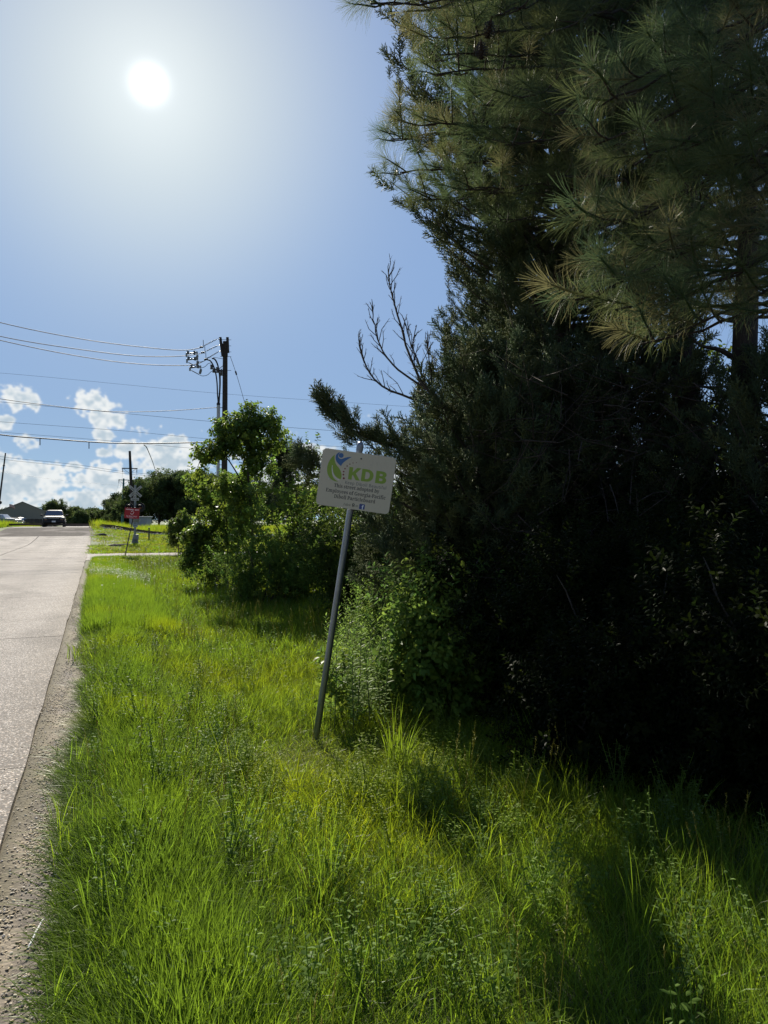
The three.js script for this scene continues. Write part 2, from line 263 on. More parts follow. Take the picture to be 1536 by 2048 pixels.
{
  const r = rng(5), road = thing('road', 'pale exposed aggregate concrete road in large slabs', null); road.userData.kind = 'structure';
  const joints = []; for (let s = -12.2; s < APRON - 2; s += 5.85) joints.push(s); joints.push(APRON);
  for (let i = 0; i < joints.length - 1; i++) for (const [a, b] of [[ROAD_L, MID - 0.022], [MID + 0.022, ROAD_R]])
    part('concrete_slab', slabGeo(joints[i] + 0.007, joints[i + 1] - 0.007, a, b, -0.002 + r() * 0.006, 0.16, true), concreteTones[Math.floor(r() * 4)], road);
  const asphaltTex = texture(1024, (u, v) => { const n = tfbm(u, v, 5, 6, 3), c = tcells(u, v, 120, 8), p = sstep(0.52, 0.66, tfbm(u, v, 3, 4, 33)); let k = lerp(0.05, 0.12, n) * lerp(0.7, 1.3, c[2]); k = lerp(k, 0.2, p * 0.7); return [enc(k * 1.08), enc(k * 0.96), enc(k * 0.86)]; }, true);
  asphaltTex.repeat.set(0.13, 0.21); const am = new THREE.MeshPhysicalMaterial({ map: asphaltTex, specularIntensity: 0.1, roughness: 1, bumpMap: asphaltTex, bumpScale: 0.01 });
  const cracks = new Geo();
  const ap = part('asphalt', slabGeo(APRON + 0.02, CREST - 2.2, ROAD_L + 0.35, ROAD_R + 0.2, 0.004, 0.2, true), am, scene); tag(ap, 'dark patched asphalt ramp leading up to the railway', 'asphalt', null, 'structure');
  const far = part('crossing_surface', slabGeo(CREST - 2.18, 240, ROAD_L + 0.4, ROAD_R + 0.05, 0.004, 0.2, false), concrete, scene); tag(far, 'pale road surface over the railway and beyond the hump', 'road', null, 'structure');
  // side road
  const sg = []; { const pos = [], uv = [], idx = [], nt = 60, ns = 6; for (let j = 0; j <= nt; j++) for (let i = 0; i <= ns; i++) { const t = ROAD_R + 0.01 + j * 0.6, fl = Math.max(0, 1 - (j * 0.6) / 2.4), s = lerp(34.3 - 2.4 * fl * fl, 37.8 + 2.4 * fl * fl, i / ns), [x, z] = XZ(s, t); pos.push(x, 0.002, z); uv.push(s / 1.6, t / 1.6); } for (let j = 0; j < nt; j++) for (let i = 0; i < ns; i++) { const a = j * (ns + 1) + i; idx.push(a, a + ns + 1, a + 1, a + 1, a + ns + 1, a + ns + 2); } const g = new THREE.BufferGeometry(); g.setAttribute('position', new THREE.Float32BufferAttribute(pos, 3)); g.setAttribute('uv', new THREE.Float32BufferAttribute(uv, 2)); g.setIndex(idx); g.computeVertexNormals(); sg.push(g); }
  sg[0].setAttribute('color', new THREE.Float32BufferAttribute(new Float32Array(sg[0].attributes.position.count * 3).fill(1), 3));
  tag(part('side_road', sg[0], concreteTones[2], scene), 'narrow pale side road leaving to the right beyond the verge', 'road', null, 'structure');
}
// gravel of the shoulder
{
  const r = rng(11), shapes = [];
  for (let k = 0; k < 4; k++) { const g = new THREE.IcosahedronGeometry(1, 1), p = g.attributes.position, rr = rng(90 + k); const q = new Map(); for (let i = 0; i < p.count; i++) { const key = [p.getX(i), p.getY(i), p.getZ(i)].map((v) => v.toFixed(3)).join(); if (!q.has(key)) q.set(key, 0.7 + rr() * 0.5); const f = q.get(key); p.setXYZ(i, p.getX(i) * f * 1.25, p.getY(i) * f * 0.4, p.getZ(i) * f); } const m = mergeVertices(g.deleteAttribute('normal').deleteAttribute('uv')); m.computeVertexNormals(); shapes.push(m); }
  const stone = std(1, 1, 1, 0.85), lists = shapes.map(() => []);
  for (let i = 0; i < 60000; i++) {
    const s = 1.2 + Math.pow(r(), 1.9) * 19, band = -0.27 + 0.05 * Math.sin(s * 0.7), t = band + (r() + r() + r() - 1.5) * 0.22;
    if (t < ROAD_R + 0.015 * r() && r() < 0.93) continue;
    const dens = sstep(0.36, 0.52, fbm(s * 1.4, t * 5, 3, 41)); if (r() > (1 - dens) * 0.75 + 0.25) continue;
    const [x, z] = XZ(s, t), size = 0.0018 + 0.0046 * Math.pow(r(), 2.6);
    const inRoad = t < ROAD_R, y = inRoad ? 0.004 : H(x, z) - 0.010;
    const m = M4().compose(V(x, y + size * 0.25, z), new THREE.Quaternion().setFromEuler(new THREE.Euler((r() - 0.5) * 0.7, r() * TAU, (r() - 0.5) * 0.7)), V(size, size, size));
    const k = 0.20 + 0.34 * Math.pow(r(), 1.4), w = 0.18 + r() * 0.28; lists[i % 4].push({ m, c: new THREE.Color().setRGB(k * (1 + w * 0.5), k * (1 - w * 0.1), k * (1 - w)) });
  }
  const grp = thing('gravel', 'strip of loose brown and grey gravel along the road edge', 'gravel'); grp.userData.kind = 'stuff';
  lists.forEach((l, k) => copies('gravel_stones', shapes[k], stone, l, grp));
  // the white stick
  const a = P(56, 1906, 2.78), b = P(86, 1852, 2.95); a.y = H(a.x, a.z) + 0.012; b.y = H(b.x, b.z) + 0.03;
  const mid = a.clone().lerp(b, 0.5); mid.y += 0.004;
  const st = new Geo().tube([a, a.clone().lerp(b, 0.3), mid, b], [0.0042, 0.005, 0.0048, 0.0036], 8);
  tag(part('stick', st.build(), std(0.72, 0.7, 0.66, 0.8), scene), 'thin bleached white stick lying where gravel meets grass', 'stick');
}
// ------------------------------------------------------------------ materials shared by built things
const galv = std(0.22, 0.235, 0.25, 0.5, 0.7), darkSteel = std(0.05, 0.052, 0.055, 0.5, 0.6), blackRubber = std(0.012, 0.012, 0.013, 0.7), whitePaint = std(0.72, 0.72, 0.7, 0.5);
const barkTex = texture(512, (u, v) => { const n = tfbm(u, v, 6, 6, 3), f = Math.abs(2 * tfbm(u + 0.13 * n, v * 0.25, 16, 4, 9) - 1), k = lerp(0.35, 1, f) * lerp(0.7, 1.2, n); return [k, k * 0.97, k * 0.93]; });
const bark = new THREE.MeshStandardMaterial({ color: new THREE.Color().setRGB(0.085, 0.062, 0.048), map: barkTex, bumpMap: barkTex, bumpScale: 0.02, roughness: 0.95 });
const barkGrey = new THREE.MeshStandardMaterial({ color: new THREE.Color().setRGB(0.13, 0.11, 0.09), map: barkTex, bumpMap: barkTex, bumpScale: 0.01, roughness: 0.95 });
const poleWood = new THREE.MeshStandardMaterial({ color: new THREE.Color().setRGB(0.075, 0.058, 0.05), map: barkTex, roughness: 0.9 });
const groundAt = (u, v, depth) => { const p = P(u, v, depth); p.y = H(p.x, p.z); return p; };

// ------------------------------------------------------------------ railway
{
  const rails = thing('railway_track', 'dark steel railway track on a low stone bed crossing behind the signal post', 'railway track');
  const c = (t) => { const s = 79 - 0.9 * (t + 4), [x, z] = XZ(s, t); return V(x, H(x, z) + 0.22 - 0.02 * Math.max(0, t), z); };
  const pts = []; for (let t = -4; t <= 34; t += 1) pts.push(c(t));
  for (let t = -4; t >= -30; t -= 2) pts.unshift(c(t - 2));
  const across = pts.at(-1).clone().sub(pts[0]).setY(0).normalize().cross(_up).normalize();
  for (const k of [-0.72, 0.72]) {
    const g = new Geo(), q = pts.map((p) => p.clone().addScaledVector(across, k));
    g.ribbon(q.map((p) => p.clone().setY(p.y + 0.09)), q.map(() => 0.07), across); g.ribbon(q.map((p) => p.clone().addScaledVector(across, -0.03)), q.map(() => 0.19), V(0, 1, 0)); g.ribbon(q.map((p) => p.clone().addScaledVector(across, 0.03)), q.map(() => 0.19), V(0, 1, 0));
    part('rail', g.build(), std(0.10, 0.07, 0.055, 0.55, 0.5), rails);
  }
  const tieG = box(0.22, 0.14, 2.5), ties = [];
  for (let t = 1; t < 30; t += 0.42) { const p = c(t); p.y -= 0.1; ties.push({ m: M4().compose(p, new THREE.Quaternion().setFromUnitVectors(V(0, 0, 1), across), V(1, 1, 1)) }); }
  copies('sleepers', tieG, std(0.05, 0.042, 0.036, 0.95), ties, rails);
  const r = rng(8), bl = [], stoneG = new THREE.DodecahedronGeometry(1, 0);
  for (let i = 0; i < 5000; i++) { const t = 0.5 + r() * 26, p = c(t).addScaledVector(across, (r() + r() - 1) * 2.4), k = 0.03 + r() * 0.05; p.y = H(p.x, p.z) + 0.02 + r() * 0.06; bl.push({ m: M4().compose(p, new THREE.Quaternion().setFromEuler(new THREE.Euler(r() * 6, r() * 6, 0)), V(k * 1.3, k, k)), c: tint(r, 0.3, 0.8, 0.1) }); }
  copies('ballast', stoneG, std(1, 1, 1, 0.9), bl, rails);
}

// ------------------------------------------------------------------ utility poles beyond the crossing and their lines
const teal = std(0.07, 0.20, 0.21, 0.6);
function crossarmPole(label, u, vTop, vArm, depth, h, mat, half = 1.35, lean = 0) {
  const b = P(u, HORIZON, depth); b.y = H(b.x, b.z) - 0.4;
  const top = P(u, vTop, depth), arm = P(u, vArm, depth), t = thing('utility_pole', label, 'utility pole', [b.x, b.y, b.z], YAW, 'utility poles along the far road');
  const hh = top.y - b.y, ya = arm.y - b.y;
  part('pole', new Geo().tube([V(lean, 0, 0), V(lean * 0.5, hh * 0.5, 0), V(0, hh, 0)], [0.2, 0.165, 0.12].map((k) => k * h), 12).build(), mat, t);
  part('crossarm', box(half * 2, 0.14, 0.12, 0, ya, 0.17), mat, t);
  for (const k of [-1, 1]) {
    part('brace', rod(V(k * 0.8, ya - 0.06, 0.17), V(0, ya - 0.75, 0.17), 0.022), darkSteel, t);
    part('insulator', [cyl(0.03, 0.03, 0.5, k * half * 0.9, ya - 0.3, 0.17, 8), ...[0, 1, 2, 3].map((j) => cyl(0.075, 0.075, 0.035, k * half * 0.9, ya - 0.16 - j * 0.1, 0.17, 10))], darkSteel, t);
  }
  return { at: (k) => V(b.x, b.y, b.z).add(V(k * half * 0.9, ya - 0.56, 0.17).applyAxisAngle(_up, YAW)) };
}
const farPoles = [
  crossarmPole('nearest tall brown utility pole with one crossarm behind the railway crossing sign', 259, 902, 937, 105, 1.35, poleWood, 1.05, 0.5),
  crossarmPole('teal green utility pole with crossarm just left of the brown pole', 247, 957, 960, 126, 1.2, teal, 0.85, -0.2),
  crossarmPole('third utility pole rising out of far treetops, thin and grey', 229, 985, 987, 265, 1.4, poleWood, 1.35),
  crossarmPole('fourth small utility pole at the edge of far trees', 213, 1002, 1004, 360, 1.4, poleWood, 1.35),
  crossarmPole('tiny far utility pole farthest down the right side of the road', 207, 1010, 1011, 450, 1.5, poleWood, 1.4),
  crossarmPole('far utility pole above small tree right of the car', 140, 1013, 1017, 300, 1.2, poleWood, 0.6),
  crossarmPole('shorter far utility pole standing right behind the one above the small tree', 144.5, 1016, 1018, 330, 1.2, poleWood, 0.6),
];
const wireMat = std(0.03, 0.033, 0.036, 0.6, 0.3);
function wire(label, pts, r, group, name = 'power_line') { const curve = new THREE.CatmullRomCurve3(pts), g = new THREE.TubeGeometry(curve, Math.max(24, pts.length * 6), r, 5); return tag(part(name, g, wireMat, scene), label, 'power line', group); }
function sag(a, b, d, n = 12) { const o = []; for (let i = 0; i <= n; i++) { const k = i / n, p = a.clone().lerp(b, k); p.y -= d * 4 * k * (1 - k); o.push(p); } return o; }
for (const k of [-1, 1]) {
  const side = k < 0 ? 'left' : 'right';
  for (let i = 0; i < 2; i++) wire(`thin line hanging from ${side} crossarm end between ${i ? 'teal pole and third pole' : 'brown pole and teal pole'}`, sag(farPoles[i].at(k), farPoles[i + 1].at(k), 1.2), 0.012);
}
// pole at the picture's left edge
{
  const top = P(11, 906, 70), base = groundAt(-8, 1060, 70), q = base.clone().lerp(top, 0.33), t = thing('signal_mast', 'thin dark leaning mast at the left edge with a round disc on it', 'mast', [base.x, base.y, base.z]);
  const rel = top.clone().sub(base); part('mast', new Geo().tube([V(0, -0.3, 0), rel.clone().multiplyScalar(0.5), rel], [0.1, 0.085, 0.06], 8).build(), darkSteel, t);
  const d = P(1, 1005, 70).sub(base), g = new THREE.CylinderGeometry(0.17, 0.17, 0.08, 20); g.rotateX(Math.PI / 2); g.translate(d.x, d.y, d.z + 0.1); part('disc', g, blackRubber, t);
  part('bracket', rod(V(d.x - 0.3, d.y, d.z), V(d.x, d.y, d.z + 0.05), 0.03), darkSteel, t);
  const k = rel.clone().multiplyScalar(0.83); part('bolt', box(0.14, 0.09, 0.2, k.x, k.y, k.z), darkSteel, t);
}

// ------------------------------------------------------------------ metal building and fence on the left
{
  const pk = P(45, 1004, 135), ev = P(97, 1027, 135), lo = H(pk.x, pk.z);
  const hw = ev.x - pk.x, t = thing('metal_building', 'long grey tan metal building with low gable roof behind the car', 'building', [pk.x, lo, pk.z], 0.425);
  const eh = ev.y - lo, ph = pk.y - lo, sh = new THREE.Shape([[-hw, -0.5], [hw, -0.5], [hw, eh], [0, ph], [-hw, eh]].map((p) => new THREE.Vector2(...p)));
  const g = new THREE.ExtrudeGeometry(sh, { depth: 24, bevelEnabled: false }); g.translate(0, 0, -24);
  part('wall', g, std(0.30, 0.28, 0.23, 0.8), t);
  const ribs = []; for (let x = -hw + 0.4; x < hw; x += 0.4) ribs.push(box(0.05, lerp(ph, eh, Math.abs(x) / hw) + 0.4, 0.04, x, (lerp(ph, eh, Math.abs(x) / hw) - 0.4) / 2, 0.02, 0.005));
  part('wall_ribs', ribs, std(0.29, 0.27, 0.22, 0.8), t);
  for (const k of [-1, 1]) { const L = Math.hypot(hw + 0.25, ph - eh), rg = box(L, 0.08, 24.4, 0, 0, -12.05, 0.01); rg.rotateZ(-k * Math.atan2(ph - eh, hw)); rg.translate(k * hw * 0.515, (ph + eh) / 2 + 0.02, 0); part('roof', rg, std(0.22, 0.22, 0.22, 0.9, 0), t); }
  part('corner_trim', box(0.16, eh + 0.4, 0.1, hw - 0.05, (eh - 0.4) / 2, 0.05), std(0.3, 0.29, 0.26, 0.6), t);
}
{
  const r = rng(31), t0 = P(49, 1040, 118), t1 = P(96, 1040, 118), t = thing('wooden_fence', 'dark weathered plank fence left of the oncoming car', 'fence', [t0.x, H(t0.x, t0.z), t0.z]), L = t1.x - t0.x;
  const m = std(0.05, 0.045, 0.042, 0.9), m2 = std(0.08, 0.068, 0.055, 0.9), n = Math.round(L / 0.17);
  for (let i = 0; i < n; i++) part('board', box(0.155, 1.5 + r() * 0.12, 0.025, i * 0.17, 0.7, (r() - 0.5) * 0.02, 0.004), r() < 0.25 ? m2 : m, t);
  part('rail', box(L, 0.09, 0.05, L / 2, 1.1, -0.05), m, t); part('rail', box(L, 0.09, 0.05, L / 2, 0.4, -0.05), m, t);
}
// ------------------------------------------------------------------ vehicles
const darkPaint = new THREE.MeshPhysicalMaterial({ color: new THREE.Color().setRGB(0.012, 0.016, 0.022), roughness: 0.6, clearcoat: 0.12, clearcoatRoughness: 0.2, specularIntensity: 0.25 });
const palePaint = new THREE.MeshPhysicalMaterial({ color: new THREE.Color().setRGB(0.45, 0.47, 0.48), roughness: 0.35, clearcoat: 1, clearcoatRoughness: 0.1 });
const carGlass = new THREE.MeshPhysicalMaterial({ color: new THREE.Color().setRGB(0.01, 0.013, 0.015), roughness: 0.05, clearcoat: 1, clearcoatRoughness: 0.03 });
const chrome = std(0.6, 0.6, 0.6, 0.2, 1), lamp = new THREE.MeshPhysicalMaterial({ color: new THREE.Color().setRGB(0.35, 0.36, 0.36), roughness: 0.15, clearcoat: 1 });
// front towards +z; loft of rounded cross sections along the length
function loft(sections, closed = true) {          // sections: [z, half width bottom, half width top, y bottom, y top]
  const g = new Geo(), K = 20, ring = ([z, wb, wt, y0, y1]) => { const o = []; for (let k = 0; k < K; k++) { const th = (k / K) * TAU + TAU / 8, cx = Math.cos(th), cy = Math.sin(th), e = 0.28, sx = Math.sign(cx) * Math.pow(Math.abs(cx), e), sy = Math.sign(cy) * Math.pow(Math.abs(cy), e), f = (sy + 1) / 2; o.push(V(sx * lerp(wb, wt, f), lerp(y0, y1, f), z)); } return o; };
  const rings = sections.map(ring), pos = [], idx = [];
  for (const q of rings) for (const p of q) pos.push(p.x, p.y, p.z);
  for (let a = 0; a < rings.length - 1; a++) for (let k = 0; k < K; k++) { const p = a * K + k, q = a * K + (k + 1) % K; idx.push(p, p + K, q, q, p + K, q + K); }
  for (const [a, f] of [[0, 1], [rings.length - 1, 0]]) { const c = pos.length / 3, m = rings[a].reduce((s, p) => s.add(p), V(0, 0, 0)).multiplyScalar(1 / K); pos.push(m.x, m.y, m.z); for (let k = 0; k < K; k++) { const p = a * K + k, q = a * K + (k + 1) % K; f ? idx.push(c, p, q) : idx.push(c, q, p); } }
  const o = new THREE.BufferGeometry(); o.setAttribute('position', new THREE.Float32BufferAttribute(pos, 3)); o.setIndex(idx); return toCreasedNormals(o, 0.7);
}
function wheelParts(t, x, y, z, r, w) { const g = cyl(r, r, w, 0, 0, 0, 24); g.rotateZ(Math.PI / 2); g.translate(x, y, z); const wh = part('wheel', g, blackRubber, t); const h = cyl(r * 0.6, r * 0.6, w + 0.02, 0, 0, 0, 16); h.rotateZ(Math.PI / 2); h.translate(x, y, z); part('rim', h, galv, wh); }
function suv(name, label, category, paint, pos, turn, group) {
  const t = thing(name, label, category, pos, turn, group);
  part('body', loft([[2.32, 0.84, 0.8, 0.48, 0.86], [2.25, 0.9, 0.87, 0.4, 0.96], [1.9, 0.92, 0.9, 0.34, 1.0], [0.9, 0.93, 0.91, 0.32, 1.06], [-2.2, 0.93, 0.9, 0.32, 1.06], [-2.34, 0.88, 0.84, 0.42, 1.0]]), paint, t);
  part('hood', loft([[2.2, 0.72, 0.66, 0.9, 0.985], [1.7, 0.8, 0.74, 0.92, 1.05], [0.95, 0.86, 0.8, 0.95, 1.115]]), paint, t);
  part('cabin', loft([[1.06, 0.84, 0.82, 1.02, 1.08], [0.35, 0.84, 0.66, 1.02, 1.6], [0.1, 0.84, 0.65, 1.02, 1.68], [-1.6, 0.84, 0.66, 1.02, 1.68], [-2.2, 0.84, 0.74, 1.02, 1.2]]), paint, t);
  { const g = new THREE.BufferGeometry(); const q = [[-0.78, 1.1, 1.06], [0.78, 1.1, 1.06], [0.6, 1.6, 0.375], [-0.6, 1.6, 0.375]]; g.setAttribute('position', new THREE.Float32BufferAttribute(q.flat().map((v, i) => (i % 3 === 1 ? v + 0.012 : i % 3 === 2 ? v + 0.02 : v)), 3)); g.setIndex([0, 1, 2, 0, 2, 3]); g.computeVertexNormals(); part('windshield', g, carGlass, t); }
  for (const k of [-1, 1]) {
    const g = new THREE.BufferGeometry(); const q = [[0.845, 1.12, 0.8], [0.845, 1.12, -1.9], [0.69, 1.58, -1.6], [0.69, 1.58, 0.28]].map(([x, y, z]) => [k * (x + 0.012), y, z]); g.setAttribute('position', new THREE.Float32BufferAttribute(q.flat(), 3)); g.setIndex(k < 0 ? [0, 2, 1, 0, 3, 2] : [0, 1, 2, 0, 2, 3]); g.computeVertexNormals(); part('side_window', g, carGlass, t);
    part('headlight', box(0.3, 0.15, 0.1, k * 0.66, 0.83, 2.27, 0.03), lamp, t);
    part('turn_signal', box(0.28, 0.06, 0.08, k * 0.66, 0.7, 2.29, 0.02), std(0.4, 0.2, 0.06, 0.3), t);
    const mir = part('mirror', box(0.2, 0.15, 0.1, k * 1.06, 1.16, 0.75, 0.04), blackRubber, t); part('mirror_arm', box(0.16, 0.04, 0.05, k * 0.93, 1.12, 0.76), blackRubber, mir);
    for (const z of [1.45, -1.45]) wheelParts(t, k * 0.83, 0.36, z, 0.36, 0.24);
  }
  const gr = part('grille', box(0.92, 0.17, 0.06, 0, 0.83, 2.31, 0.02), blackRubber, t); part('grille_bar', box(0.9, 0.03, 0.03, 0, 0.83, 2.345), chrome, gr);
  part('bumper', loft([[2.44, 0.8, 0.78, 0.44, 0.6], [2.36, 0.93, 0.92, 0.42, 0.64], [2.05, 0.95, 0.94, 0.42, 0.64]]), blackRubber, t);
  part('plate', box(0.31, 0.155, 0.012, 0, 0.53, 2.45), whitePaint, t);
  for (const k of [-1, 1]) part('roof_rail', box(0.03, 0.03, 1.5, k * 0.56, 1.71, -0.75), blackRubber, t);
  return t;
}
{
  const p = P(109, HORIZON, 73.4), [s] = ST(p.x, p.z); p.y = roadY(s) + 0.006;
  suv('car', 'dark sport utility car coming over the crest of the road', 'car', darkPaint, [p.x, p.y, p.z], YAW + 0.02).scale.set(1.07, 0.98, 1.0);
  const q = P(40, 1040, 122); q.y = H(q.x, q.z);
  suv('parked_car', 'dark parked car catching glints in front of the metal building', 'car', darkPaint, [q.x, q.y, q.z], 1.25);
}
{
  const q = P(3, 1040, 112); q.y = H(q.x, q.z);
  const t = thing('pickup_truck', 'grey and white pickup truck parked at the left edge of the photo', 'pickup truck', [q.x, q.y + 0.1, q.z], Math.PI / 2 - 0.1);
  part('body', loft([[2.75, 0.9, 0.86, 0.55, 1.05], [2.6, 0.98, 0.95, 0.48, 1.16], [1.0, 0.99, 0.97, 0.45, 1.2], [-2.6, 0.99, 0.97, 0.5, 1.2], [-2.72, 0.95, 0.93, 0.55, 1.15]]), std(0.12, 0.14, 0.17, 0.35, 0.2), t);
  part('cabin', loft([[1.15, 0.9, 0.86, 1.15, 1.22], [0.55, 0.9, 0.74, 1.15, 1.88], [-0.9, 0.9, 0.75, 1.15, 1.9], [-1.1, 0.9, 0.8, 1.15, 1.3]]), palePaint, t);
  part('hood', loft([[2.6, 0.82, 0.78, 1.1, 1.2], [1.1, 0.9, 0.86, 1.12, 1.32]]), palePaint, t);
  for (const k of [-1, 1]) { part('side_window', box(0.02, 0.4, 1.0, k * 0.84, 1.52, -0.2, 0.005), carGlass, t); part('headlight', box(0.26, 0.18, 0.08, k * 0.72, 0.96, 2.72, 0.03), lamp, t); for (const z of [1.75, -1.7]) wheelParts(t, k * 0.88, 0.4, z, 0.4, 0.26); }
  part('bumper', box(1.9, 0.2, 0.14, 0, 0.6, 2.8, 0.05), chrome, t); part('tailgate', box(1.85, 0.5, 0.06, 0, 0.95, -2.74, 0.02), palePaint, t);
}
for (const [u, v, d, lab] of [[33, 1033, 110, 'small motorcycle parked nearer the pickup truck on the left'], [44, 1034, 111, 'small motorcycle parked farther right, next to the plank fence']]) {
  const q = P(u, v, d); q.y = H(q.x, q.z); const t = thing('motorcycle', lab, 'motorcycle', [q.x, q.y, q.z], 0.9);
  for (const z of [0.72, -0.72]) { const g = new THREE.TorusGeometry(0.29, 0.06, 10, 24); g.rotateY(Math.PI / 2); g.translate(0, 0.35, z); const w = part('wheel', g, blackRubber, t); const h = cyl(0.24, 0.24, 0.02, 0, 0, 0, 12); h.rotateZ(Math.PI / 2); h.translate(0, 0.35, z); part('rim', h, chrome, w); }
  part('engine', box(0.3, 0.36, 0.5, 0, 0.5, 0, 0.06), chrome, t); const tk = new THREE.SphereGeometry(0.2, 16, 10); tk.scale(0.8, 0.7, 1.5); tk.translate(0, 0.86, 0.18); part('tank', tk, palePaint, t);
  part('seat', box(0.26, 0.12, 0.7, 0, 0.82, -0.42, 0.05), blackRubber, t); part('fork', [rod(V(-0.09, 0.35, 0.74), V(-0.09, 1.05, 0.4), 0.025), rod(V(0.09, 0.35, 0.74), V(0.09, 1.05, 0.4), 0.025)], chrome, t);
  part('handlebar', rod(V(-0.4, 1.12, 0.36), V(0.4, 1.12, 0.36), 0.016), blackRubber, t); part('headlight', new THREE.SphereGeometry(0.1, 12, 8).translate(0, 0.98, 0.56), lamp, t); part('exhaust', rod(V(0.17, 0.38, 0.2), V(0.2, 0.42, -0.9), 0.045), chrome, t);
}
{
  const q = P(28, 1040, 108); q.y = H(q.x, q.z); const t = thing('flag', 'small tattered red and white flag above the parked motorcycles', 'flag', [q.x, q.y, q.z]);
  part('pole', rod(V(0.15, 0, 0), V(0.1, 3.6, 0), 0.022), galv, t);
  const g = new THREE.PlaneGeometry(0.8, 0.42, 12, 4), p = g.attributes.position; for (let i = 0; i < p.count; i++) { const x = p.getX(i) + 0.4; p.setZ(i, 0.08 * Math.sin(x * 9)); p.setY(i, p.getY(i) - 0.5 * x * x); } g.computeVertexNormals();
  const c = document.createElement('canvas'); c.width = c.height = 64; const x = c.getContext('2d'); for (let k = 0; k < 7; k++) { x.fillStyle = k % 2 ? '#e8e4e0' : '#9a1f22'; x.fillRect(0, k * 9.15, 64, 9.15); } const tx = new THREE.CanvasTexture(c); tx.colorSpace = THREE.SRGBColorSpace;
  g.translate(-0.3, 3.35, 0); part('cloth', g, new THREE.MeshStandardMaterial({ map: tx, roughness: 0.9, side: THREE.DoubleSide }), t);
}

// ------------------------------------------------------------------ railway crossing signal
function sheetSign(w, h, th, r, draw, px = 512, base = '#a9a7a2') {  // rounded panel, print on the front (+z)
  const s = new THREE.Shape(), a = w / 2, b = h / 2; s.moveTo(-a + r, -b).lineTo(a - r, -b).absarc(a - r, -b + r, r, -Math.PI / 2, 0).lineTo(a, b - r).absarc(a - r, b - r, r, 0, Math.PI / 2).lineTo(-a + r, b).absarc(-a + r, b - r, r, Math.PI / 2, Math.PI).lineTo(-a, -b + r).absarc(-a + r, -b + r, r, Math.PI, Math.PI * 1.5);
  const g = new THREE.ExtrudeGeometry(s, { depth: th, bevelEnabled: true, bevelSize: th * 0.2, bevelThickness: th * 0.2, bevelSegments: 1, curveSegments: 8 });
  const p = g.attributes.position, uv = new Float32Array(p.count * 2); for (let i = 0; i < p.count; i++) { uv[i * 2] = (p.getX(i) + a) / w; uv[i * 2 + 1] = (p.getY(i) + b) / h; } g.setAttribute('uv', new THREE.BufferAttribute(uv, 2));
  const c = document.createElement('canvas'); c.width = px; c.height = Math.round(px * h / w); const x = c.getContext('2d'); x.fillStyle = base; x.fillRect(0, 0, c.width, c.height); draw(x, c.width, c.height);
  const t = new THREE.CanvasTexture(c); t.colorSpace = THREE.SRGBColorSpace; t.anisotropy = 8; return { g, t };
}
